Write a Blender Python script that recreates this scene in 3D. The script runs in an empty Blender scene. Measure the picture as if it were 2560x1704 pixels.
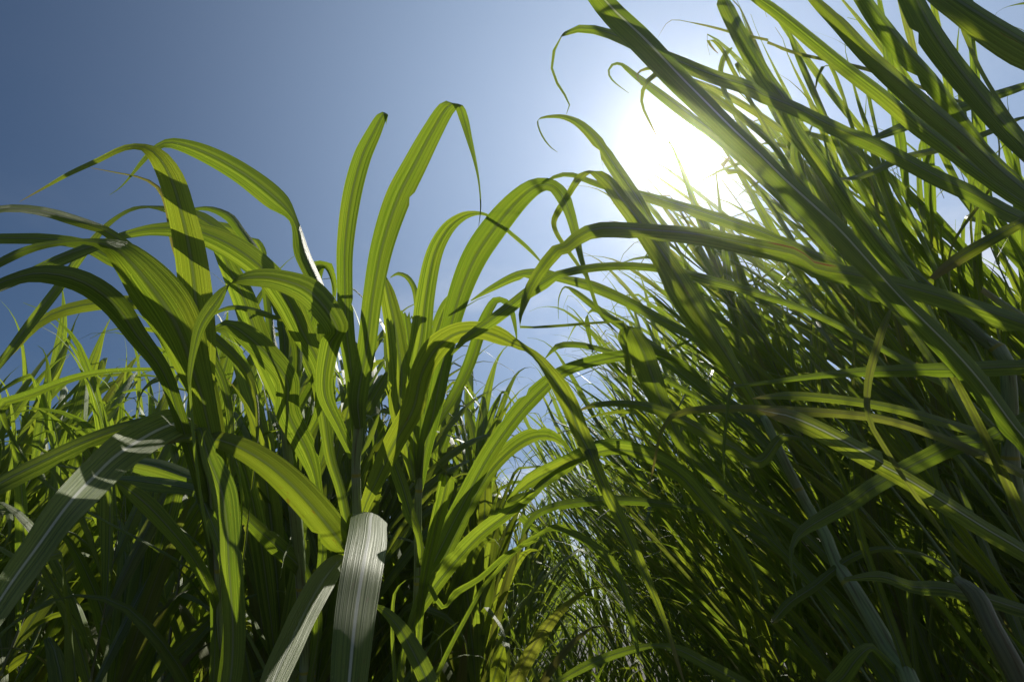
import bpy, math, random
from mathutils import Vector, Matrix
R = math.radians
rnd = random.Random(11)
C = bpy.context.scene.collection
scene = bpy.context.scene

# ------------------------------------------------------------------ camera
PITCH = R(27)
cam_d = bpy.data.cameras.new('camera'); cam_d.lens = 20; cam_d.sensor_width = 36
cam_d.clip_start = 0.02; cam_d.clip_end = 2000
cam = bpy.data.objects.new('camera', cam_d); C.objects.link(cam)
cam.location = (0, 0, 0.9); cam.rotation_euler = (R(90) + PITCH, 0, 0)
scene.camera = cam

# ------------------------------------------------------------------ sky and sun
FPX = 2560 * 20 / 36
def view_dir(px, py):
    a, b = (px - 1280) / FPX, (852 - py) / FPX
    c, s = math.cos(PITCH), math.sin(PITCH)
    return Vector((a, c - b * s, s + b * c)).normalized()
SUN = view_dir(1728, 378)
SUN_EL = math.asin(SUN.z); SUN_AZ = math.atan2(SUN.x, SUN.y)

world = bpy.data.worlds.new('World'); scene.world = world; world.use_nodes = True
nt = world.node_tree; nt.nodes.clear()
def N(tree, kind, **kw):
    n = tree.nodes.new(kind)
    for k, v in kw.items(): setattr(n, k, v)
    return n
def math_node(tree, op, a, b=None, c=None, clamp=False):
    n = N(tree, 'ShaderNodeMath', operation=op); n.use_clamp = clamp
    for i, v in enumerate((a, b, c)):
        if v is None: continue
        if isinstance(v, (int, float)): n.inputs[i].default_value = v
        else: tree.links.new(v, n.inputs[i])
    return n.outputs[0]
def map_range(tree, v, a, b, c, d, smooth=True):
    n = N(tree, 'ShaderNodeMapRange'); n.interpolation_type = 'SMOOTHSTEP' if smooth else 'LINEAR'
    tree.links.new(v, n.inputs[0])
    for i, q in enumerate((a, b, c, d)): n.inputs[1 + i].default_value = q
    return n.outputs[0]
def mix_rgb(tree, f, a, b, mode='MIX'):
    n = N(tree, 'ShaderNodeMix', data_type='RGBA', blend_type=mode)
    for i, v in ((0, f), (6, a), (7, b)):
        if isinstance(v, (int, float)): n.inputs[i].default_value = v
        elif isinstance(v, tuple): n.inputs[i].default_value = (*v, 1)
        else: tree.links.new(v, n.inputs[i])
    return n.outputs[2]
sky = N(nt, 'ShaderNodeTexSky', sky_type='NISHITA'); sky.sun_disc = False
sky.sun_elevation = SUN_EL; sky.sun_rotation = SUN_AZ
sky.air_density = .8; sky.dust_density = .3; sky.ozone_density = 2.5; sky.altitude = 50
geo = N(nt, 'ShaderNodeNewGeometry')
neg = N(nt, 'ShaderNodeVectorMath', operation='SCALE'); neg.inputs[3].default_value = -1
nt.links.new(geo.outputs['Incoming'], neg.inputs[0])
tc = N(nt, 'ShaderNodeTexCoord')
DIR = tc.outputs['Generated']
dot = N(nt, 'ShaderNodeVectorMath', operation='DOT_PRODUCT'); dot.inputs[1].default_value = SUN
nt.links.new(DIR, dot.inputs[0])
ang = math_node(nt, 'ARCCOSINE', math_node(nt, 'MINIMUM', dot.outputs['Value'], 0.999999))
# the bright ring of air around the sun
g1 = math_node(nt, 'EXPONENT', math_node(nt, 'MULTIPLY', math_node(nt, 'POWER', math_node(nt, 'DIVIDE', ang, R(1.7)), 2.0), -1.0))
g2 = math_node(nt, 'EXPONENT', math_node(nt, 'DIVIDE', ang, R(-6.0)))
g3 = math_node(nt, 'EXPONENT', math_node(nt, 'MULTIPLY', math_node(nt, 'POWER', math_node(nt, 'DIVIDE', ang, R(36)), 2.0), -1.0))
GLOW = (4.0, 0.0, 1.0)
aureole = math_node(nt, 'ADD', math_node(nt, 'MULTIPLY', g1, GLOW[0]), math_node(nt, 'MULTIPLY', g2, GLOW[1]))
# thin white cloud low behind the field
sep = N(nt, 'ShaderNodeSeparateXYZ'); nt.links.new(DIR, sep.inputs[0])
cn = N(nt, 'ShaderNodeTexNoise'); cn.inputs['Scale'].default_value = 3.2; cn.inputs['Detail'].default_value = 7; cn.inputs['Roughness'].default_value = .55
cm = N(nt, 'ShaderNodeMapping'); cm.inputs['Scale'].default_value = (1, 1, 2.2); cm.inputs['Location'].default_value = (.35, .1, .2)
nt.links.new(DIR, cm.inputs[0]); nt.links.new(cm.outputs[0], cn.inputs[0])
cloud = map_range(nt, cn.outputs[0], .46, .68, 0, .9)
band = map_range(nt, sep.outputs[2], .72, .15, 0, 1)
side = map_range(nt, sep.outputs[0], -.45, .2, .05, 1)
cloudf = math_node(nt, 'MULTIPLY', math_node(nt, 'MULTIPLY', cloud, band), side)
bg = N(nt, 'ShaderNodeBackground'); bg.inputs[1].default_value = 0.05
bg2 = N(nt, 'ShaderNodeBackground')
bg2.inputs[0].default_value = (1, .985, .96, 1); nt.links.new(aureole, bg2.inputs[1])
bg3 = N(nt, 'ShaderNodeBackground'); bg3.inputs[0].default_value = (.39, .50, .65, 1); nt.links.new(g3, bg3.inputs[1])
bgc = N(nt, 'ShaderNodeBackground'); bgc.inputs[0].default_value = (1, 1, 1, 1); bgc.inputs[1].default_value = 1.15
hs = N(nt, 'ShaderNodeHueSaturation'); hs.inputs['Saturation'].default_value = 1.18; hs.inputs['Value'].default_value = .93
nt.links.new(sky.outputs[0], hs.inputs['Color']); nt.links.new(hs.outputs[0], bg.inputs[0])
mixc = N(nt, 'ShaderNodeMixShader'); nt.links.new(cloudf, mixc.inputs[0])
add = N(nt, 'ShaderNodeAddShader'); nt.links.new(bg.outputs[0], add.inputs[0]); nt.links.new(bg2.outputs[0], add.inputs[1])
add2 = N(nt, 'ShaderNodeAddShader'); nt.links.new(add.outputs[0], add2.inputs[0]); nt.links.new(bg3.outputs[0], add2.inputs[1])
nt.links.new(add2.outputs[0], mixc.inputs[1]); nt.links.new(bgc.outputs[0], mixc.inputs[2])
wo = N(nt, 'ShaderNodeOutputWorld'); nt.links.new(mixc.outputs[0], wo.inputs[0])

sun_d = bpy.data.lights.new('sun', 'SUN'); sun_d.energy = 5.0; sun_d.angle = R(.53); sun_d.color = (1, .955, .88)
sun = bpy.data.objects.new('sun', sun_d); C.objects.link(sun)
sun.rotation_euler = SUN.to_track_quat('Z', 'Y').to_euler()

vs = scene.view_settings
scene.display_settings.display_device = 'sRGB'
vs.view_transform = 'Standard'; vs.look = 'None'; vs.gamma = 1; vs.use_curve_mapping = False; vs.exposure = 0.0
cy = scene.cycles
cy.max_bounces = 10; cy.diffuse_bounces = 5; cy.glossy_bounces = 3; cy.transmission_bounces = 6; cy.transparent_max_bounces = 4
cy.use_denoising = True; cy.sample_clamp_indirect = 6; cy.caustics_reflective = False; cy.caustics_refractive = False

# ------------------------------------------------------------------ materials
def new_mat(name):
    m = bpy.data.materials.new(name); m.use_nodes = True; m.node_tree.nodes.clear(); return m, m.node_tree
def out(t, sh):
    o = N(t, 'ShaderNodeOutputMaterial'); t.links.new(sh, o.inputs[0])
def leaf_material(name, dry, ribbed=False, scar=False):
    """u across the blade, v along it in metres"""
    m, t = new_mat(name)
    uv = N(t, 'ShaderNodeUVMap', uv_map='UVMap'); sx = N(t, 'ShaderNodeSeparateXYZ'); t.links.new(uv.outputs[0], sx.inputs[0])
    u, v = sx.outputs[0], sx.outputs[1]
    uv2 = N(t, 'ShaderNodeUVMap', uv_map='along'); sx2 = N(t, 'ShaderNodeSeparateXYZ'); t.links.new(uv2.outputs[0], sx2.inputs[0]); along_t = sx2.outputs[1]
    oi = N(t, 'ShaderNodeObjectInfo'); ge = N(t, 'ShaderNodeNewGeometry')
    rand = math_node(t, 'FRACT', math_node(t, 'ADD', oi.outputs['Random'], ge.outputs['Random Per Island']))
    # fine veins running along the blade
    def along(su, sv, detail=3, rough=.6):
        c = N(t, 'ShaderNodeCombineXYZ')
        t.links.new(math_node(t, 'MULTIPLY', u, su), c.inputs[0]); t.links.new(math_node(t, 'MULTIPLY', v, sv), c.inputs[1])
        t.links.new(math_node(t, 'MULTIPLY', rand, 37.0), c.inputs[2])
        n = N(t, 'ShaderNodeTexNoise'); n.inputs['Scale'].default_value = 1; n.inputs['Detail'].default_value = detail
        n.inputs['Roughness'].default_value = rough
        t.links.new(c.outputs[0], n.inputs[0]); return n.outputs[0]
    veins = along(24, .9); fine = along(90, 1.5, 2); broad = along(6, 2.2); blot = along(3, 9); spots = along(40, 220, 1)
    # parallel veins: fairly regular fine lines, uneven in strength
    wob = math_node(t, 'ADD', math_node(t, 'MULTIPLY', u, 110.0), math_node(t, 'MULTIPLY', veins, 7.0))
    line = math_node(t, 'POWER', math_node(t, 'ABSOLUTE', math_node(t, 'SINE', wob)), 2.5)
    mid = math_node(t, 'ABSOLUTE', math_node(t, 'SUBTRACT', u, .5))
    rib = map_range(t, mid, .022, .05, 1, 0)
    ribdark = map_range(t, mid, .03, .12, 1, 0)
    edge = map_range(t, mid, .478, .497, 0, 1)
    vmask = map_range(t, veins, .40, .60, 0, 1)
    fmask = map_range(t, fine, .38, .62, 0, 1)
    rand2 = math_node(t, 'FRACT', math_node(t, 'MULTIPLY', rand, 7.31))
    # colour of the reflecting surface
    base = mix_rgb(t, vmask, (.150, .212, .064), (.225, .285, .098))
    base = mix_rgb(t, math_node(t, 'MULTIPLY', fmask, .4), base, (.088, .128, .048))
    base = mix_rgb(t, map_range(t, rand, 0, 1, 0, .5), base, (.098, .128, .038))
    base = mix_rgb(t, math_node(t, 'MULTIPLY', rib, .8), base, (.36, .40, .29))
    base = mix_rgb(t, math_node(t, 'MULTIPLY', edge, .6), base, (.22, .25, .10))
    sp = map_range(t, spots, .69, .77, 0, .6)
    base = mix_rgb(t, sp, base, (.16, .12, .03))
    # colour of the light that comes through
    thru = mix_rgb(t, vmask, (.18, .30, .014), (.60, .78, .050))
    thru = mix_rgb(t, math_node(t, 'MULTIPLY', line, .30), thru, (.12, .20, .006))
    thru = mix_rgb(t, math_node(t, 'MULTIPLY', fmask, .42), thru, (.14, .23, .007))
    thru = mix_rgb(t, map_range(t, broad, .42, .68, 0, .38), thru, (.56, .68, .040))
    thru = mix_rgb(t, map_range(t, blot, .48, .75, 0, .35), thru, (.60, .62, .032))
    thru = mix_rgb(t, map_range(t, rand, .3, 1, 0, .45), thru, (.20, .33, .014))
    thru = mix_rgb(t, map_range(t, rand2, .5, 1, 0, .38), thru, (.66, .70, .034))
    thru = mix_rgb(t, math_node(t, 'MULTIPLY', ribdark, .75), thru, (.10, .16, .010))
    thru = mix_rgb(t, math_node(t, 'MULTIPLY', rib, .5), thru, (.17, .22, .05))
    thru = mix_rgb(t, sp, thru, (.30, .16, .02))
    # withered tips, starting at a ragged line
    ragged = math_node(t, 'ADD', along_t, math_node(t, 'ADD', math_node(t, 'MULTIPLY', veins, .10), math_node(t, 'MULTIPLY', rand2, .16)))
    tipm = map_range(t, ragged, 1.135, 1.17, 0, .7)
    base = mix_rgb(t, tipm, base, (.30, .24, .13)); thru = mix_rgb(t, tipm, thru, (.38, .26, .09))
    rustn = along(9, 30, 3)
    rust = math_node(t, 'MULTIPLY', map_range(t, rustn, .66, .74, 0, .7), map_range(t, rand2, .45, .7, 0, 1))
    base = mix_rgb(t, rust, base, (.20, .10, .03)); thru = mix_rgb(t, rust, thru, (.30, .13, .015))
    if scar:
        a1 = map_range(t, math_node(t, 'ABSOLUTE', math_node(t, 'SUBTRACT', along_t, SCAR[0])), SCAR[1], SCAR[1] * .7, 0, 1)
        wv = math_node(t, 'ADD', u, math_node(t, 'MULTIPLY', blot, .12))
        a2 = map_range(t, math_node(t, 'ABSOLUTE', math_node(t, 'SUBTRACT', wv, SCAR[2] + .06)), .07, .045, 0, 1)
        sm = math_node(t, 'MULTIPLY', a1, a2)
        base = mix_rgb(t, sm, base, (.34, .13, .07)); thru = mix_rgb(t, sm, thru, (.33, .09, .03))
    if ribbed:
        base = mix_rgb(t, rib, base, (.62, .64, .55)); thru = mix_rgb(t, rib, thru, (.52, .56, .34))
    if dry > 0:
        base = mix_rgb(t, dry, base, (.27, .22, .11)); thru = mix_rgb(t, dry, thru, (.36, .26, .07))
    bump = N(t, 'ShaderNodeBump'); bump.inputs['Strength'].default_value = .85; bump.inputs['Distance'].default_value = .0012
    hgt = math_node(t, 'ADD', math_node(t, 'MULTIPLY', veins, 1.0), math_node(t, 'MULTIPLY', fine, .5))
    t.links.new(hgt, bump.inputs['Height'])
    p = N(t, 'ShaderNodeBsdfPrincipled'); t.links.new(base, p.inputs['Base Color'])
    t.links.new(math_node(t, 'ADD', math_node(t, 'MULTIPLY', fine, .25), .33), p.inputs['Roughness'])
    p.inputs['Specular IOR Level'].default_value = .52; p.inputs['Specular Tint'].default_value = (1.0, 1.0, .78, 1)
    t.links.new(bump.outputs[0], p.inputs['Normal'])
    tr = N(t, 'ShaderNodeBsdfTranslucent'); t.links.new(thru, tr.inputs[0]); t.links.new(bump.outputs[0], tr.inputs['Normal'])
    mx = N(t, 'ShaderNodeMixShader'); mx.inputs[0].default_value = .43
    t.links.new(p.outputs[0], mx.inputs[1]); t.links.new(tr.outputs[0], mx.inputs[2])
    out(t, mx.outputs[0]); return m
SCAR = (.53, .045, .86)
M_LEAF = leaf_material('green_blade', 0)
M_SCAR = leaf_material('scarred_blade', 0, scar=True)
M_RIBBED = leaf_material('white_ribbed_blade', 0, True)
M_YELLOW = leaf_material('yellowing_blade', .3)
M_DRY = leaf_material('dry_blade', .6)
def stalk_material(name, tint):
    m, t = new_mat(name)
    uv = N(t, 'ShaderNodeUVMap', uv_map='UVMap'); sx = N(t, 'ShaderNodeSeparateXYZ'); t.links.new(uv.outputs[0], sx.inputs[0])
    u, v = sx.outputs[0], sx.outputs[1]
    ph = math_node(t, 'ABSOLUTE', math_node(t, 'SUBTRACT', math_node(t, 'FRACT', math_node(t, 'DIVIDE', v, .17)), .5))
    ring = map_range(t, ph, .475, .492, 0, 1); wax = map_range(t, ph, .36, .48, 0, .7)
    c = N(t, 'ShaderNodeCombineXYZ'); t.links.new(math_node(t, 'MULTIPLY', u, 30), c.inputs[0]); t.links.new(math_node(t, 'MULTIPLY', v, 7), c.inputs[1])
    n = N(t, 'ShaderNodeTexNoise'); n.inputs['Scale'].default_value = 1; n.inputs['Detail'].default_value = 5; t.links.new(c.outputs[0], n.inputs[0])
    n2 = N(t, 'ShaderNodeTexNoise'); n2.inputs['Scale'].default_value = 14; n2.inputs['Detail'].default_value = 4; t.links.new(uv.outputs[0], n2.inputs[0])
    col = mix_rgb(t, map_range(t, n.outputs[0], .35, .65, 0, 1), tint, tuple(q * 1.5 for q in tint))
    col = mix_rgb(t, wax, col, (.30, .34, .22))
    col = mix_rgb(t, map_range(t, n2.outputs[0], .5, .68, 0, .75), col, (.12, .085, .045))
    col = mix_rgb(t, ring, col, (.36, .32, .06))
    p = N(t, 'ShaderNodeBsdfPrincipled'); t.links.new(col, p.inputs['Base Color']); p.inputs['Roughness'].default_value = .45
    b = N(t, 'ShaderNodeBump'); b.inputs['Strength'].default_value = .3; b.inputs['Distance'].default_value = .001
    t.links.new(n.outputs[0], b.inputs['Height']); t.links.new(b.outputs[0], p.inputs['Normal'])
    out(t, p.outputs[0]); return m
M_STALK = stalk_material('grey_green_stalk', (.20, .255, .115))
M_STALK_BROWN = stalk_material('brownish_stalk', (.15, .155, .08))
def soil_material():
    m, t = new_mat('soil')
    tcn = N(t, 'ShaderNodeTexCoord')
    n = N(t, 'ShaderNodeTexNoise'); n.inputs['Scale'].default_value = 9; n.inputs['Detail'].default_value = 8
    t.links.new(tcn.outputs['Object'], n.inputs[0])
    col = mix_rgb(t, map_range(t, n.outputs[0], .35, .65, 0, 1), (.030, .026, .014), (.085, .066, .034))
    p = N(t, 'ShaderNodeBsdfPrincipled'); t.links.new(col, p.inputs['Base Color']); p.inputs['Roughness'].default_value = .9
    b = N(t, 'ShaderNodeBump'); b.inputs['Strength'].default_value = .8; t.links.new(n.outputs[0], b.inputs['Height']); t.links.new(b.outputs[0], p.inputs['Normal'])
    out(t, p.outputs[0]); return m

# ------------------------------------------------------------------ mesh helpers
class MB:
    """collects blades and tubes, then links them as one mesh object"""
    def __init__(s): s.v = []; s.f = []; s.uv = []; s.uv2 = []
    def strip(s, rows, us, vs):
        b = len(s.v); k = len(us)
        for r in rows: s.v.extend(r)
        for i in range(len(rows) - 1):
            for j in range(k - 1):
                a = b + i * k + j
                s.f.append((a, a + 1, a + k + 1, a + k))
                n = len(rows) - 1; s.uv2.append(((0, i / n), (0, i / n), (0, (i + 1) / n), (0, (i + 1) / n)))
                s.uv.append(((us[j], vs[i]), (us[j + 1], vs[i]), (us[j + 1], vs[i + 1]), (us[j], vs[i + 1])))
    def mesh(s, name, mat):
        me = bpy.data.meshes.new(name); me.from_pydata([tuple(p) for p in s.v], [], s.f)
        l = me.uv_layers.new(name='UVMap'); flat = [c for f in s.uv for q in f for c in q]
        l.data.foreach_set('uv', flat)
        l2 = me.uv_layers.new(name='along'); l2.data.foreach_set('uv', [c for f in s.uv2 for q in f for c in q]); me.materials.append(mat)
        me.polygons.foreach_set('use_smooth', [True] * len(me.polygons)); me.update(); return me
def link(name, me, parent=None):
    o = bpy.data.objects.new(name, me); C.objects.link(o)
    if parent: o.parent = parent
    return o
def catmull(P, n):
    """P: list of tuples of any length -> n points, evenly spread over the chord length"""
    k = len(P); d = [0]
    for i in range(1, k):
        d.append(d[-1] + max(1e-5, math.dist(P[i][:3], P[i - 1][:3])))
    o = []
    for q in range(n):
        s = d[-1] * q / (n - 1); i = 0
        while i < k - 2 and d[i + 1] < s: i += 1
        h = d[i + 1] - d[i]; t = (s - d[i]) / h
        def tan(j):
            if j == 0: return [(P[1][c] - P[0][c]) / (d[1] - d[0]) for c in range(len(P[0]))]
            if j == k - 1: return [(P[-1][c] - P[-2][c]) / (d[-1] - d[-2]) for c in range(len(P[0]))]
            return [(P[j + 1][c] - P[j - 1][c]) / (d[j + 1] - d[j - 1]) for c in range(len(P[0]))]
        m0, m1 = tan(i), tan(i + 1); t2, t3 = t * t, t * t * t
        o.append(tuple((2*t3 - 3*t2 + 1) * P[i][c] + (t3 - 2*t2 + t) * h * m0[c] + (3*t2 - 2*t3) * P[i+1][c] + (t3 - t2) * h * m1[c] for c in range(len(P[0]))))
    return o, d[-1]
def blade(mb, P, seg=36, across=7, fold=.22, wave=.05, cut=False, rg=rnd):
    """a grass blade from control points (x,y,z, ax,ay,az): centre and half-width vector"""
    S, length = catmull(P, seg + 1)
    us = [j / (across - 1) for j in range(across)]
    ph, fr = rg.random() * 6.28, rg.uniform(9, 17); rows = []; vs = []
    bites = {(rg.randrange(4, seg - 2), rg.choice((0, across - 1))): rg.uniform(.12, .4) for _ in range(rg.randrange(0, 5))} if across > 5 else {}
    for i, q in enumerate(S):
        c = Vector(q[:3]); a = Vector(q[3:6])
        t = Vector(S[min(i + 1, seg)][:3]) - Vector(S[max(i - 1, 0)][:3])
        nrm = t.cross(a); nrm = nrm.normalized() if nrm.length > 1e-9 else Vector((0, 0, 1))
        w = a.length; v = length * i / seg; row = []
        for j, uu in enumerate(us):
            x = (2 * uu - 1) * (1 - bites.get((i, j), 0))
            h = fold * w * abs(x) ** 1.4 + wave * w * (math.sin(fr * v + ph) if x > 0 else math.sin(fr * 1.13 * v + ph * 1.7)) * x * x
            if abs(x) < .1: h -= .03 * w
            e = c + a * x * (1 - .10 * fold * abs(x)) + nrm * h
            if cut and i == seg: e += t.normalized() * rg.uniform(-.012, .012)
            row.append(e)
        rows.append(row); vs.append(v)
    mb.strip(rows, us, vs)
def tube(mb, P, seg=40, sides=10, nodes=.17, bulge=.12):
    """a jointed stalk from (x,y,z,r) control points, root first"""
    S, length = catmull(P, seg + 1); rows = []; vs = []
    us = [j / sides for j in range(sides + 1)]
    for i, q in enumerate(S):
        t = (Vector(S[min(i + 1, seg)][:3]) - Vector(S[max(i - 1, 0)][:3])).normalized()
        x = t.orthogonal().normalized() if abs(t.y) > .98 else t.cross(Vector((0, 1, 0))).normalized()
        y = t.cross(x); v = length * i / seg
        k = abs((v / nodes) % 1 - .5); r = q[3] * (1 + bulge * max(0, (k - .44) / .06))
        rows.append([Vector(q[:3]) + (x * math.cos(6.28318 * u) + y * math.sin(6.28318 * u)) * r for u in us]); vs.append(v)
    mb.strip(rows, us, vs)
    tip = len(mb.v) - len(us)
    mb.v.append(Vector(S[-1][:3]));
    for j in range(sides):
        mb.f.append((tip + j, tip + j + 1, len(mb.v) - 1)); mb.uv.append(((0, length), (1, length), (.5, length))); mb.uv2.append(((0, 1),) * 3)
def thing(name, label, cat, loc, group=None):
    o = bpy.data.objects.new(name, None); C.objects.link(o); o.location = loc
    o.empty_display_size = .05
    o['label'] = label; o['category'] = cat; o['kind'] = 'thing'
    if group: o['group'] = group
    return o

# ------------------------------------------------------------------ ground
gm = bpy.data.meshes.new('ground'); gv = []; gf = []
NG = 60
for i in range(NG + 1):
    for j in range(NG + 1):
        f = lambda k: math.copysign(abs(k) ** 3, k) * 600
        x, y = f(2 * j / NG - 1), f(2 * i / NG - 1)
        near = max(0, 1 - math.hypot(x, y) / 40)
        gv.append((x, y, near * (rnd.random() - .5) * .07))
for i in range(NG):
    for j in range(NG):
        a = i * (NG + 1) + j; gf.append((a, a + 1, a + NG + 2, a + NG + 1))
gm.from_pydata(gv, [], gf); gm.materials.append(soil_material())
ground = link('ground', gm); ground['kind'] = 'structure'

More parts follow.
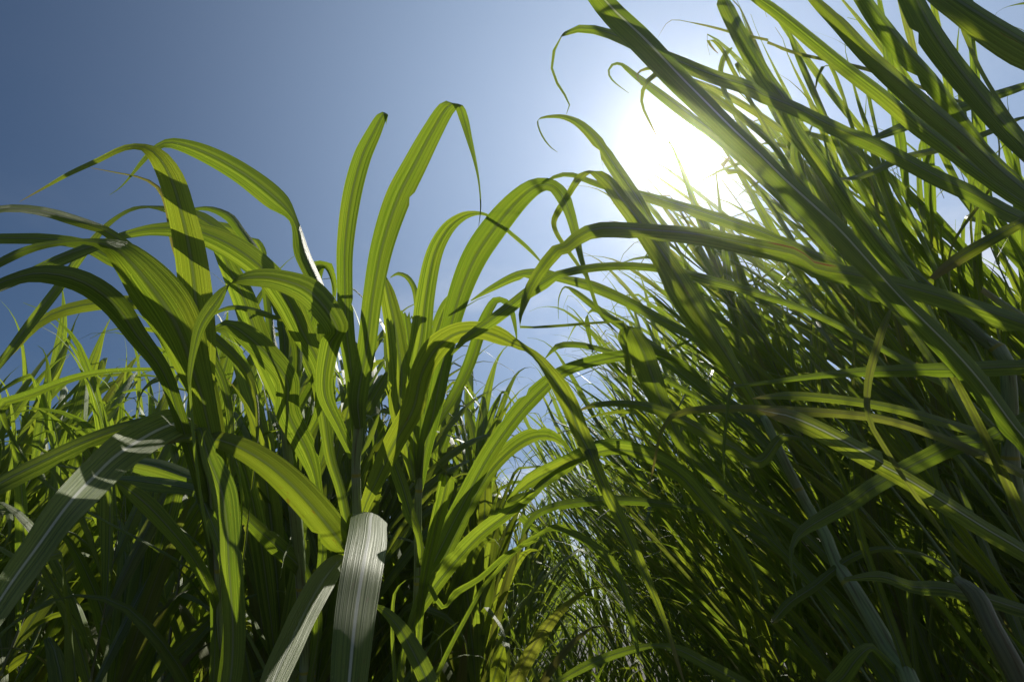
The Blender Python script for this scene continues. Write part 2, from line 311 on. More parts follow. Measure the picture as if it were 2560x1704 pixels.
# ------------------------------------------------------------------ the plants close to the camera
# each: label, group, stalk (x,y,z,r from the root up), leaves (joint height, label, broken end, dryness, (x,y,z, half-width vector) from the base out)
PLANTS = [
  ('bushy cane at the left whose broad leaves arch out to the left frame edge', 'cane grass plants close to the camera',
   [(-0.4395, 1.0002, -0.02, 0.0051), (-0.4395, 1.0002, 0.3741, 0.0049), (-0.4395, 1.0002, 0.8313, 0.0047), (-0.4419, 0.9582, 0.9137, 0.0044), (-0.4453, 0.9186, 0.9914, 0.0044), (-0.4497, 0.8856, 1.0562, 0.0049), (-0.4613, 0.8262, 1.1728, 0.0065), (-0.4706, 0.7779, 1.2676, 0.0088)], [
    (0.7, None, 0, 0, [(-0.48,0.8257,1.2178,0.0165,0.005,0.0034),(-0.4772,0.7705,1.2967,0.0221,0.0066,0.0049),(-0.4757,0.7257,1.3554,0.0217,0.006,0.0057),(-0.4768,0.6857,1.4044,0.0197,0.0049,0.0064),(-0.4805,0.6518,1.4416,0.017,0.0037,0.0069),(-0.488,0.6187,1.4773,0.0147,0.0023,0.0082),(-0.4991,0.5943,1.4958,0.0085,0.0002,0.0089),(-0.5066,0.5742,1.4911,0.0012,-0.0006,0.0055),(-0.5182,0.5599,1.4753,-0.0014,-0.0006,0.005),(-0.5399,0.5526,1.4455,-0.0019,-0.0004,0.0044),(-0.5673,0.5505,1.4202,-0.0017,-0.0003,0.0036),(-0.5861,0.5481,1.3955,-0.0011,-0.0001,0.002),(-0.6061,0.546,1.3703,-0.0002,-0.0,0.0003)]),
    (0.68, None, 0, 0, [(-0.435,0.7506,1.1889,0.0155,0.0016,0.0065),(-0.4388,0.7116,1.2215,0.0215,0.0022,0.0091),(-0.4405,0.6757,1.2479,0.0263,0.0019,0.0132),(-0.4466,0.6419,1.2702,0.027,0.0001,0.0184),(-0.4548,0.6033,1.2872,0.022,-0.0012,0.0188),(-0.4659,0.5659,1.3019,0.012,-0.0016,0.0135),(-0.468,0.538,1.2979,0.0032,-0.0015,0.008),(-0.4778,0.5193,1.2905,0.0002,-0.0008,0.0038),(-0.4946,0.5039,1.2766,-0.0004,-0.0008,0.0036),(-0.5052,0.4898,1.2603,-0.0012,-0.001,0.0048),(-0.516,0.4826,1.2452,-0.0024,-0.001,0.0054),(-0.5258,0.4769,1.2269,-0.0025,-0.0007,0.0043),(-0.5307,0.471,1.2091,-0.0011,-0.0003,0.0016)]),
    (0.55, 'broad pale ribbed leaf arching over to the lower left corner', 0, 0, [(-0.46,0.9074,1.1015,0.0089,0.0004,0.0027),(-0.4706,0.8881,1.1394,0.0161,0.0005,0.0055),(-0.4779,0.8627,1.1692,0.0172,0.0002,0.0065),(-0.4833,0.8277,1.1819,0.0162,-0.0007,-0.008),(-0.4863,0.7733,1.1605,0.0109,0.0024,-0.0209),(-0.4859,0.6955,1.1009,0.0148,0.0002,-0.0237),(-0.4574,0.6204,1.0481,0.017,-0.0026,-0.0208),(-0.4242,0.5547,1.0068,0.0168,-0.0038,-0.0171),(-0.405,0.5116,0.9632,0.0149,-0.0031,-0.0137),(-0.3799,0.4679,0.9329,0.0127,-0.0024,-0.0109),(-0.3581,0.4329,0.9074,0.0102,-0.0018,-0.0077),(-0.3435,0.4105,0.8873,0.0048,-0.0008,-0.0034)]),
    (0.66, None, 0, 0, [(-0.4386,0.7685,1.1538,-0.0091,0.003,-0.0015),(-0.4158,0.7673,1.1122,-0.015,0.0053,-0.0031),(-0.3884,0.7675,1.0678,-0.0186,0.0059,-0.0026),(-0.3707,0.7677,1.0233,-0.0162,0.0039,0.0001),(-0.3582,0.7691,0.9766,-0.016,0.0035,0.0007),(-0.3485,0.7911,0.9113,-0.0156,0.0032,0.001),(-0.344,0.8014,0.869,-0.0142,0.0023,0.0021),(-0.3433,0.808,0.8341,-0.0116,0.0017,0.0021),(-0.3406,0.8099,0.8084,-0.0023,0.0004,0.0004)]),
    (0.66, None, 0, 0, [(-0.5291,0.6593,1.3683,0.0055,0.0034,0.0085),(-0.546,0.6193,1.3806,0.0032,0.0022,0.0067),(-0.5601,0.5894,1.3731,0.0022,0.0022,0.0085),(-0.5703,0.5519,1.3586,0.0013,0.0019,0.0078),(-0.576,0.5181,1.337,0.0001,0.0016,0.0069),(-0.5799,0.496,1.3143,-0.0013,0.0018,0.0074),(-0.5809,0.4768,1.2858,-0.0004,0.0004,0.0015)]),
    (0.66, None, 0, 0, [(-0.5498,0.7039,1.3687,0.0042,0.001,0.0089),(-0.5815,0.6758,1.38,0.0047,0.0011,0.0102),(-0.6027,0.6509,1.3848,0.0024,0.0007,0.0091),(-0.6274,0.6235,1.3724,0.0008,0.0005,0.01),(-0.6408,0.5986,1.3552,0.0001,0.0005,0.0096),(-0.6627,0.5828,1.3422,-0.0009,0.0005,0.0084),(-0.6777,0.5704,1.3225,-0.0003,0.0001,0.0016)]),
    (0.6, None, 0, 0, [(-0.5247,0.6024,1.3477,-0.0007,0.0005,0.0087),(-0.5302,0.5869,1.3341,-0.002,0.0007,0.0111),(-0.5393,0.5738,1.3157,-0.0036,0.0009,0.0116),(-0.5587,0.5637,1.2914,-0.0044,0.0011,0.0114),(-0.5715,0.5541,1.2663,-0.0038,0.0009,0.0085),(-0.576,0.5428,1.2445,-0.0026,0.0006,0.0057),(-0.5749,0.5301,1.2252,-0.0005,0.0001,0.0011)]),
    (0.5, None, 0, 0, [(-0.4746,0.7506,1.1889,0.0076,0.002,0.0045),(-0.4772,0.7055,1.2188,0.008,0.0017,0.0061),(-0.4913,0.6627,1.2441,0.0092,0.0017,0.0084),(-0.5007,0.6218,1.2657,0.0102,0.0015,0.0111),(-0.5106,0.588,1.2732,0.007,0.0004,0.0128),(-0.5205,0.5597,1.27,0.0032,-0.0003,0.0134),(-0.5324,0.5355,1.2587,-0.0004,-0.0004,0.0111),(-0.5414,0.5179,1.2394,-0.0022,-0.0001,0.008),(-0.5502,0.5074,1.2208,-0.0028,0.0001,0.0061),(-0.5517,0.4977,1.2007,-0.0007,0.0,0.0011)]),
    (0.62, None, 0, 0, [(-0.5636,0.8211,1.381,0.0017,0.0007,0.0111),(-0.5952,0.799,1.3772,0.0012,0.0007,0.0134),(-0.6309,0.7796,1.3682,-0.0006,0.0007,0.0135),(-0.6742,0.762,1.3492,-0.0024,0.0008,0.013),(-0.6984,0.7464,1.3231,-0.0047,0.0011,0.0108),(-0.7082,0.7366,1.292,-0.0058,0.0016,0.0078),(-0.7187,0.7341,1.2592,-0.0052,0.0015,0.006),(-0.7282,0.7311,1.2273,-0.0012,0.0003,0.0014)]),
    (0.75, None, 0, 0.6, [(-0.5278,0.7459,1.4186,0.0027,0.0011,0.0014),(-0.5385,0.7291,1.4514,0.0027,0.0012,0.0012),(-0.5446,0.7096,1.4897,0.0027,0.0012,0.0012),(-0.5538,0.6957,1.517,0.0027,0.001,0.002),(-0.5658,0.6866,1.5287,0.0016,0.0004,0.0027),(-0.5835,0.6778,1.5333,0.0005,0.0001,0.002),(-0.616,0.6701,1.5357,0.0002,0.0001,0.0014),(-0.651,0.6626,1.538,0.0001,0.0,0.0005)]),
    (0.58, None, 0, 0, [(-0.553,0.9053,1.2157,-0.0013,0.0006,0.011),(-0.5903,0.8525,1.1872,-0.0025,0.0008,0.0122),(-0.6252,0.8115,1.1489,-0.0048,0.0012,0.0142),(-0.6609,0.785,1.1084,-0.0061,0.0015,0.0148),(-0.6804,0.7593,1.0749,-0.0065,0.0016,0.0131),(-0.6845,0.7348,1.0438,-0.0042,0.001,0.0072)]),
    (0.36, None, 0, 0, [(-0.4453,0.9529,0.9241,0.0039,0.002,0.0024),(-0.441,0.9031,0.9557,0.0062,0.003,0.0045),(-0.4467,0.8521,0.9899,0.0059,0.0026,0.0057),(-0.4586,0.8036,1.019,0.0061,0.0026,0.0073),(-0.4758,0.7552,1.0478,0.0061,0.0026,0.0084),(-0.4941,0.736,1.0634,0.0033,0.0014,0.0058),(-0.5043,0.721,1.0709,0.0007,0.0003,0.0013)]),
    (0.5, None, 0, 0, [(-0.4904,0.9047,1.1069,0.0025,0.0029,0.0077),(-0.5293,0.9191,1.1226,0.0039,0.0051,0.014),(-0.5917,0.9312,1.143,0.003,0.0059,0.0172),(-0.6631,0.9579,1.1566,0.0001,0.0036,0.011),(-0.7241,0.9898,1.16,-0.0003,0.0009,0.0027)]),
    (0.48, None, 0, 0, [(-0.4686,0.8737,1.0796,0.0039,0.0042,0.007),(-0.4944,0.888,1.0957,0.0019,0.0039,0.0087),(-0.5665,0.9036,1.1091,0.0013,0.0058,0.0134),(-0.6351,0.9208,1.1192,0.0002,0.0034,0.008),(-0.6807,0.942,1.1217,-0.0001,0.0008,0.0018)]),
  ]),
  ('leafy cane with a swollen grey sheath between the left cane and the centre cane', 'cane grass plants close to the camera',
   [(-0.4032, 1.2792, -0.02, 0.0102), (-0.4032, 1.2792, 0.3656, 0.0098), (-0.4032, 1.2792, 0.8124, 0.0093), (-0.4032, 1.1893, 0.9668, 0.0096), (-0.405, 1.1452, 1.0312, 0.0113), (-0.4067, 1.1051, 1.088, 0.0112), (-0.4136, 1.0557, 1.1629, 0.009), (-0.4222, 0.9926, 1.2648, 0.008)], [
    (0.93, None, 0, 0, [(-0.3401,0.9173,1.4125,0.0103,0.0153,0.011),(-0.3524,0.8739,1.4609,0.0083,0.0137,0.0103),(-0.3709,0.8347,1.5013,0.0078,0.0146,0.0107),(-0.3826,0.7947,1.543,0.0052,0.0044,0.0052),(-0.4057,0.7655,1.5637,0.0127,0.0034,0.0173),(-0.4581,0.7315,1.5935,0.0102,-0.0002,0.0176),(-0.515,0.7032,1.6124,0.0061,-0.0028,0.0146),(-0.56,0.6836,1.6141,0.0009,-0.002,0.0096),(-0.575,0.6753,1.5938,-0.0035,-0.0009,0.0057),(-0.5845,0.672,1.5635,-0.0041,0.0001,0.0042),(-0.5925,0.6717,1.5348,-0.0026,0.0004,0.0026),(-0.6014,0.6711,1.5067,-0.001,0.0002,0.0013),(-0.6084,0.6661,1.487,-0.0002,0.0,0.0003)]),
    (0.88, None, 0, 0, [(-0.3443,0.9305,1.3205,0.0125,0.0022,0.008),(-0.3646,0.8748,1.3637,0.017,0.0031,0.0108),(-0.3797,0.8238,1.3978,0.0184,0.0027,0.014),(-0.4027,0.7772,1.4232,0.0142,0.0007,0.0166),(-0.4419,0.734,1.4418,0.0099,-0.0007,0.0191),(-0.4865,0.6984,1.4457,0.0036,-0.0013,0.0168),(-0.5269,0.673,1.4294,-0.0005,-0.001,0.0111),(-0.5563,0.6605,1.4098,-0.0016,-0.0006,0.0073),(-0.5837,0.6496,1.3872,-0.0003,-0.0001,0.0011)]),
    (0.9, None, 0, 0, [(-0.4228,0.8442,1.4458,0.0076,0.0077,0.0117),(-0.4504,0.8154,1.471,0.0083,0.0087,0.0138),(-0.4902,0.784,1.5011,0.0065,0.0073,0.0126),(-0.5279,0.7565,1.5204,0.005,0.0076,0.0158),(-0.5638,0.7341,1.5172,0.0015,0.0045,0.0107),(-0.582,0.7155,1.5064,0.0,0.0017,0.0043),(-0.5968,0.6982,1.487,-0.0025,0.0039,0.01),(-0.6098,0.6841,1.4517,-0.0076,0.0067,0.0147),(-0.6123,0.6717,1.4132,-0.0099,0.0052,0.0122),(-0.6164,0.6652,1.3724,-0.0087,0.0028,0.0085),(-0.6295,0.667,1.3217,-0.0078,0.0012,0.007),(-0.6488,0.6706,1.2673,-0.0069,0.0004,0.006),(-0.6559,0.6674,1.2265,-0.006,0.0004,0.0054),(-0.664,0.6637,1.1864,-0.0044,0.0003,0.0039),(-0.6634,0.6559,1.1545,-0.001,0.0001,0.0008)]),
    (0.95, None, 0, 0, [(-0.5019,0.9566,1.5557,0.0085,0.0065,0.0088),(-0.5293,0.9352,1.5976,0.0076,0.0058,0.0084),(-0.5489,0.9228,1.622,0.0059,0.0046,0.0074),(-0.5725,0.9094,1.6482,0.0048,0.0043,0.0097),(-0.6063,0.8945,1.6556,0.001,0.0026,0.0078),(-0.6376,0.8879,1.6465,-0.001,0.0019,0.0056),(-0.6644,0.8866,1.627,-0.0004,0.0005,0.0012)]),
    (0.95, None, 0, 0, [(-0.5523,0.9759,1.6279,0.0058,0.0025,0.0078),(-0.5789,0.9638,1.6516,0.0045,0.002,0.0087),(-0.6096,0.9586,1.6618,0.0018,0.0017,0.0112),(-0.6464,0.9577,1.6636,-0.0013,0.0017,0.0118),(-0.6791,0.9629,1.6534,-0.0007,0.0004,0.0024)]),
    (0.97, None, 0, 0, [(-0.5229,1.0019,1.5769,0.0069,0.0034,0.0023),(-0.5258,0.9833,1.6133,0.0064,0.0027,0.0031),(-0.538,0.9731,1.6334,0.0039,0.0011,0.0046),(-0.5503,0.9713,1.637,-0.0021,0.0005,0.0037),(-0.5585,0.9796,1.6206,-0.0011,0.0004,0.0008)]),
    (0.86, None, 0, 0, [(-0.4468,1.0509,1.3045,0.0209,0.0032,0.0122),(-0.4911,0.9902,1.3971,0.0213,0.0035,0.0116),(-0.5175,0.9337,1.4728,0.0193,0.0032,0.0104),(-0.5353,0.8851,1.5154,0.0139,0.0021,0.0082),(-0.5524,0.8458,1.5573,0.0094,0.0012,0.0064),(-0.5638,0.8265,1.5687,0.0027,0.0001,0.0026)]),
    (0.6, None, 0, 0, [(-0.3601,1.0554,1.1414,0.0085,0.0026,0.0041),(-0.3684,1.0023,1.1878,0.016,0.0036,0.0091),(-0.3926,0.946,1.2405,0.0186,0.0043,0.0082),(-0.3846,0.8977,1.2802,0.0181,0.0032,0.0084),(-0.4049,0.8586,1.3075,0.0144,-0.0003,0.0139),(-0.4301,0.8232,1.3274,0.0106,-0.0018,0.0141),(-0.453,0.7989,1.3365,0.0025,-0.0017,0.011),(-0.4669,0.7888,1.3233,-0.0035,0.0002,0.0034),(-0.4665,0.7878,1.2921,-0.0012,0.0004,0.0005)]),
    (0.5, None, 0, 0, [(-0.3967,1.1611,1.0002,0.0085,0.0023,0.0108),(-0.426,1.0981,1.0357,0.0099,0.0027,0.0131),(-0.4502,1.0393,1.063,0.0072,0.002,0.0095),(-0.4719,0.998,1.0889,0.0042,0.0011,0.0063),(-0.4759,0.9695,1.0898,0.0005,0.0001,0.0014)]),
    (0.85, None, 0, 0, [(-0.3955,0.8752,1.3851,0.0012,0.0022,0.0047),(-0.4093,0.8578,1.3839,0.0013,0.0025,0.0056),(-0.4423,0.8382,1.3872,0.0011,0.0029,0.0065),(-0.4694,0.8256,1.3855,-0.0002,0.0026,0.0061),(-0.4913,0.822,1.3748,-0.0016,0.0023,0.0048),(-0.5032,0.8212,1.3588,-0.0005,0.0006,0.001)]),
    (0.55, None, 0, 0, [(-0.9,0.9463,1.2454,0.003,0.0079,-0.0028),(-0.8319,0.916,1.2608,0.0026,0.0078,-0.0029),(-0.7331,0.8835,1.2806,0.0016,0.007,-0.0028),(-0.6538,0.8602,1.2823,0.0004,0.005,-0.0021),(-0.5583,0.8405,1.277,0.0001,0.0023,-0.001),(-0.5339,0.8222,1.2688,0.0,0.0015,-0.0006)]),
    (0.9, None, 0, 0, [(-0.4235,1.0313,1.409,0.0113,0.0064,-0.0005),(-0.4,0.9958,1.4788,0.0134,0.007,0.0004),(-0.3961,0.9708,1.5277,0.0093,0.0045,0.0009),(-0.3882,0.9566,1.5557,0.0072,0.0058,-0.0024),(-0.3725,0.9548,1.5592,-0.0058,0.0057,-0.0024),(-0.3627,0.9708,1.5277,-0.0054,0.0034,0.0008),(-0.3616,0.9886,1.4928,-0.0012,0.0007,0.0003)]),
    (0.8, None, 0, 0, [(-0.3782,1.1072,1.3262,0.0118,0.0038,0.005),(-0.3983,1.0674,1.4043,0.0154,0.0045,0.0077),(-0.4345,1.0254,1.4868,0.0109,0.0026,0.0072),(-0.4587,1.0108,1.5154,0.0024,-0.0003,0.0108),(-0.4828,1.0199,1.4975,-0.001,0.0001,0.0014)]),
  ]),
  ('central cane with two upright backlit blades and a pale leaf folded over in front', 'cane grass plants close to the camera',
   [(-0.2551, 1.1048, -0.02, 0.0088), (-0.2551, 1.1048, 0.3709, 0.0084), (-0.2551, 1.1048, 0.8243, 0.008), (-0.2567, 1.0074, 1.0154, 0.008), (-0.259, 0.9695, 1.0898, 0.0077), (-0.2606, 0.9403, 1.1471, 0.0074), (-0.2577, 0.9199, 1.1871, 0.0083), (-0.2535, 0.8908, 1.2444, 0.0064)], [
    (0.98, None, 0, 0, [(-0.2577,0.9199,1.1871,0.008,0.0016,0.0017),(-0.2681,0.8624,1.2912,0.0115,0.0022,0.0025),(-0.2746,0.8288,1.3483,0.0131,0.0027,0.0025),(-0.2757,0.7955,1.4049,0.0125,0.0029,0.0017),(-0.2742,0.7624,1.4609,0.0134,0.0036,0.0008),(-0.2626,0.7222,1.531,0.0147,0.0048,-0.0006),(-0.2446,0.6897,1.586,0.0135,0.0055,-0.0024),(-0.2242,0.668,1.6198,0.0104,0.0051,-0.0032),(-0.2087,0.6548,1.6457,0.0065,0.0034,-0.0022),(-0.2032,0.6562,1.6518,0.0035,0.0001,-0.0026),(-0.206,0.6691,1.6354,0.0,-0.0002,-0.0001)]),
    (0.97, None, 0, 0, [(-0.2508,0.903,1.1983,0.0087,0.0017,0.0017),(-0.2538,0.8782,1.2381,0.0147,0.004,0.0007),(-0.2381,0.8348,1.3145,0.0148,0.0046,-0.0001),(-0.2273,0.7944,1.385,0.0154,0.0048,-0.0002),(-0.2111,0.7543,1.4549,0.0175,0.0064,-0.0018),(-0.1851,0.7159,1.5214,0.0188,0.0083,-0.0042),(-0.1548,0.6836,1.5671,0.0165,0.0083,-0.0053),(-0.125,0.6532,1.6092,0.0134,0.0072,-0.005),(-0.1008,0.6335,1.6391,0.0101,0.0058,-0.0043),(-0.0866,0.6311,1.6439,0.0084,-0.0006,-0.0043),(-0.0763,0.6418,1.6229,0.007,-0.0026,0.0008),(-0.0653,0.64,1.5736,0.0047,-0.0017,0.0005),(-0.0552,0.6373,1.5259,0.0026,-0.0009,0.0002),(-0.0481,0.6369,1.4827,0.0014,-0.0004,-0.0),(-0.0449,0.6402,1.4409,0.001,-0.0002,-0.0001),(-0.0468,0.6397,1.4066,0.0003,-0.0001,-0.0001)]),
    (0.78, 'very long leaf that dips over and trails pale to the bottom edge', 0, 0, [(-0.2471,0.9739,1.0813,0.0073,0.0034,-0.0019),(-0.2197,0.9351,1.1265,0.0132,0.0065,-0.0035),(-0.1915,0.897,1.1703,0.0155,0.0084,-0.0047),(-0.1579,0.8583,1.2155,0.0171,0.0084,-0.0034),(-0.1422,0.8195,1.2581,0.0164,0.0081,-0.0027),(-0.118,0.7863,1.2863,0.0139,0.0111,-0.0073),(-0.0857,0.7607,1.2995,0.0055,0.0107,-0.0087),(-0.0516,0.7439,1.2957,-0.0006,0.0108,-0.0087),(-0.0217,0.7323,1.2813,-0.0043,0.011,-0.0078),(0.0042,0.7229,1.2627,-0.0032,0.0069,-0.0045),(0.0185,0.7104,1.2503,-0.0021,0.0038,-0.0021),(0.0353,0.7026,1.2322,-0.0044,0.005,-0.0023),(0.0522,0.7028,1.2071,-0.0078,0.0071,-0.0027),(0.0616,0.6995,1.1888,-0.0106,0.0084,-0.0026),(0.0753,0.7016,1.16,-0.011,0.0075,-0.0018),(0.0886,0.7074,1.1239,-0.0097,0.0064,-0.0017),(0.1015,0.7087,1.0967,-0.0076,0.0056,-0.0023),(0.0954,0.6928,1.1033,-0.0067,0.0039,-0.001),(0.1128,0.7033,1.058,-0.0062,0.0037,-0.0012),(0.1296,0.709,1.0223,-0.0062,0.0037,-0.0014),(0.1458,0.7157,0.9844,-0.0058,0.0033,-0.0013),(0.1578,0.7186,0.9541,-0.0048,0.0026,-0.001),(0.1693,0.7217,0.9232,-0.0033,0.0017,-0.0006),(0.1786,0.7244,0.8934,-0.0025,0.0012,-0.0003),(0.184,0.7249,0.8676,-0.002,0.0009,-0.0002),(0.1883,0.722,0.8487,-0.0006,0.0003,-0.0001)]),
    (0.6, 'pale ribbed leaf folded over in front of the cane', 0, 0, [(-0.2647,1.0001,1.0297,0.0091,0.0032,-0.0019),(-0.2486,0.9558,1.0506,0.0162,0.0058,-0.0033),(-0.2222,0.8856,1.0563,0.0206,0.0074,-0.0042),(-0.2022,0.8425,1.0527,0.0225,0.008,-0.0046),(-0.1887,0.7843,1.0347,0.0225,0.008,-0.0046),(-0.1707,0.7106,1.0031,0.0217,0.0078,-0.0044),(-0.1561,0.6408,0.9639,0.0198,0.007,-0.004),(-0.1492,0.6043,0.9254,0.0181,0.0065,-0.0037),(-0.1425,0.576,0.8928,0.0163,0.0058,-0.0033),(-0.1373,0.5582,0.8618,0.014,0.005,-0.0029),(-0.1336,0.5457,0.8423,0.0103,0.0037,-0.0021),(-0.1352,0.5549,0.8243,0.0015,0.0005,-0.0003)]),
    (0.55, None, 0, 0, [(-0.2686,0.9947,0.9962,0.004,-0.0007,0.0051),(-0.2631,0.9379,0.9977,-0.0006,-0.0019,0.009),(-0.2562,0.8777,0.9836,-0.0114,-0.0009,0.0108),(-0.2504,0.8083,0.9546,-0.0149,-0.0001,0.0106),(-0.2452,0.7469,0.921,-0.0148,0.0005,0.0088),(-0.236,0.689,0.8914,-0.014,0.0007,0.0077),(-0.2299,0.6454,0.8668,-0.0129,0.0008,0.0066),(-0.2228,0.6111,0.8487,-0.0108,0.001,0.0048),(-0.2161,0.5835,0.8341,-0.0016,0.0002,0.0007)]),
    (0.45, None, 0, 0, [(-0.2372,1.0347,0.9178,0.0041,0.0026,-0.0012),(-0.2179,0.9827,0.9318,0.0032,0.0037,-0.003),(-0.197,0.9405,0.9296,-0.0035,0.0052,-0.0044),(-0.1725,0.9091,0.9156,-0.0082,0.007,-0.0048),(-0.1494,0.8806,0.8961,-0.0115,0.0076,-0.0041),(-0.1251,0.857,0.867,-0.0134,0.0078,-0.0033),(-0.1049,0.8442,0.8354,-0.0124,0.0063,-0.0019),(-0.091,0.8336,0.8059,-0.0023,0.0011,-0.0002)]),
    (0.93, None, 0, 0, [(-0.2675,0.9443,1.1612,0.0059,0.0015,0.0038),(-0.2865,0.9104,1.2007,0.0081,0.0019,0.0049),(-0.3081,0.8712,1.2503,0.0126,0.004,0.0038),(-0.294,0.821,1.3112,0.015,0.0067,0.0),(-0.2755,0.7911,1.3245,0.0172,0.0032,0.0088),(-0.3108,0.7467,1.3651,0.0141,-0.0005,0.0188),(-0.3514,0.7167,1.3696,0.0038,-0.0019,0.0168),(-0.3807,0.695,1.3577,0.0006,-0.0015,0.0125),(-0.3967,0.678,1.3367,0.0029,-0.0021,0.0012),(-0.403,0.6685,1.3009,0.0084,-0.0009,-0.0067),(-0.4107,0.6613,1.2607,0.0089,-0.0019,-0.0056),(-0.4072,0.6554,1.2179,0.0063,-0.0022,-0.0027),(-0.3982,0.6473,1.1793,0.0043,-0.0019,-0.0014),(-0.3877,0.6378,1.1589,0.0028,-0.0015,-0.0005),(-0.3738,0.6482,1.1023,0.0034,-0.0017,-0.0005),(-0.3617,0.6559,1.0588,0.0029,-0.0014,-0.0003),(-0.3506,0.6675,1.0178,0.0024,-0.0011,-0.0001),(-0.3386,0.6767,0.9816,0.0006,-0.0003,0.0)]),
    (0.68, None, 0, 0, [(-0.276,1.0074,1.0154,0.0085,0.001,0.0057),(-0.2773,0.9672,1.0283,0.0174,0.0011,0.0152),(-0.3194,0.9069,1.0805,0.0167,0.0004,0.0172),(-0.3593,0.8574,1.1179,0.012,-0.0005,0.0162),(-0.3939,0.8184,1.1378,0.007,-0.0012,0.0146),(-0.4259,0.7919,1.1457,0.0021,-0.0013,0.0115),(-0.4652,0.783,1.1443,-0.0005,-0.0007,0.0058),(-0.49,0.7784,1.1345,-0.0003,-0.0001,0.0011)]),
    (0.8, None, 0, 0, [(-0.2888,1.0359,1.0697,0.0074,0.0024,0.0031),(-0.3064,1.0217,1.1269,0.0075,0.0023,0.0034),(-0.3278,1.0099,1.1794,0.0085,0.0028,0.0035),(-0.3426,0.9911,1.2456,0.0104,0.0036,0.0039),(-0.3612,0.9715,1.3135,0.0102,0.003,0.005),(-0.3788,0.9758,1.3345,0.0068,0.0017,0.0044),(-0.4175,0.9502,1.414,0.0014,0.0004,0.0008)]),
    (0.9, None, 0, 0, [(-0.2921,0.9852,1.2793,0.0073,0.0036,0.0024),(-0.3007,0.9589,1.3554,0.0109,0.0045,0.0046),(-0.3245,0.9434,1.4103,0.0127,0.0034,0.0107),(-0.3544,0.9446,1.4325,0.0085,0.0013,0.0121),(-0.3772,0.9456,1.455,0.0108,0.0031,0.006),(-0.3887,0.9306,1.5088,0.0077,0.0035,0.0014),(-0.3809,0.9275,1.5393,0.0054,0.0076,-0.0042),(-0.365,0.9385,1.5422,-0.0059,0.0065,-0.0026),(-0.3566,0.9622,1.5201,-0.0058,0.0041,0.0005),(-0.3569,0.9862,1.4975,-0.0012,0.0008,0.0003)]),
  ]),
  ('slender jointed cane just right of the centre cane, yellow ring at its joint', 'cane grass plants close to the camera',
   [(-0.1737, 1.2211, -0.02, 0.0082), (-0.1737, 1.2211, 0.3674, 0.0078), (-0.1737, 1.2211, 0.8163, 0.0075), (-0.1755, 1.1618, 0.9327, 0.0075), (-0.1737, 1.1295, 0.996, 0.0075), (-0.1737, 1.0925, 1.0687, 0.0071), (-0.1719, 1.0586, 1.1351, 0.0067), (-0.1595, 1.0167, 1.2173, 0.0071)], [
    (0.95, None, 0, 0, [(-0.1808,1.0329,1.1857,0.0089,0.0026,0.0012),(-0.177,0.9539,1.3247,0.0167,0.0053,0.0016),(-0.1649,0.9193,1.3766,0.0187,0.0066,0.0004),(-0.1557,0.8794,1.4369,0.0163,0.0059,0.0002),(-0.1387,0.8353,1.4993,0.0139,0.0062,-0.0018),(-0.1144,0.8064,1.5321,0.0092,0.0066,-0.0046),(-0.0855,0.7888,1.5465,0.0033,0.0051,-0.0047),(-0.0572,0.7805,1.5467,-0.0001,0.0023,-0.0023),(-0.0361,0.7781,1.5356,-0.0013,0.0016,-0.0014),(0.0016,0.784,1.5018,-0.0022,0.0022,-0.0018),(0.0285,0.7859,1.4741,-0.0021,0.0019,-0.0015),(0.0564,0.7906,1.4409,-0.0005,0.0004,-0.0003)]),
    (0.97, None, 0, 0, [(-0.1726,1.0619,1.1288,0.007,0.0022,-0.0001),(-0.1597,1.0152,1.188,0.0124,0.0042,-0.0005),(-0.1395,0.9648,1.2546,0.0142,0.0051,-0.0007),(-0.1127,0.893,1.363,0.0158,0.006,-0.0009),(-0.0904,0.8468,1.4252,0.0184,0.0084,-0.0027),(-0.0636,0.8087,1.474,0.0191,0.0109,-0.0058),(-0.0289,0.7759,1.5124,0.0171,0.012,-0.0083),(0.0083,0.7458,1.543,0.0126,0.0108,-0.0085),(0.0377,0.7213,1.5522,0.006,0.0091,-0.0085),(0.0612,0.706,1.5434,-0.0024,0.0069,-0.0063),(0.078,0.6995,1.5173,-0.0087,0.0071,-0.0034),(0.0893,0.7015,1.4848,-0.0076,0.0051,-0.0005),(0.0983,0.709,1.4442,-0.006,0.0041,0.0004),(0.1046,0.7147,1.4072,-0.0038,0.0029,0.0003),(0.1173,0.7251,1.3608,-0.0026,0.0019,-0.0),(0.1292,0.7321,1.3211,-0.002,0.0016,-0.0003),(0.1417,0.7303,1.2988,-0.0011,0.0012,-0.0006),(0.1549,0.7264,1.2806,-0.0003,0.0003,-0.0002)]),
    (0.93, None, 0, 0, [(-0.1791,1.0422,1.1454,0.0059,0.0015,0.0019),(-0.1891,1.0264,1.1911,0.0121,0.0029,0.0042),(-0.2081,0.9957,1.2659,0.0177,0.005,0.0045),(-0.2059,0.9747,1.3219,0.0215,0.0065,0.0045),(-0.2176,0.9419,1.401,0.018,0.0046,0.0056),(-0.234,0.9154,1.4677,0.0132,0.0031,0.0048),(-0.2438,0.9048,1.5032,0.0026,0.0006,0.001)]),
    (0.96, None, 0, 0, [(-0.1809,0.9678,1.4235,0.0048,0.0023,0.0016),(-0.1876,0.9406,1.4879,0.0053,0.0023,0.0024),(-0.2032,0.9326,1.5148,0.0036,0.001,0.0045),(-0.2244,0.9332,1.5245,-0.0001,0.0002,0.0045),(-0.2399,0.9413,1.5196,-0.0005,0.0001,0.001)]),
    (0.94, None, 1, 0, [(-0.1999,1.0246,1.3562,0.0086,0.0019,0.0014),(-0.2026,0.9996,1.4051,0.009,0.0018,0.0018),(-0.2105,0.9726,1.4582,0.0089,0.0016,0.0021)]),
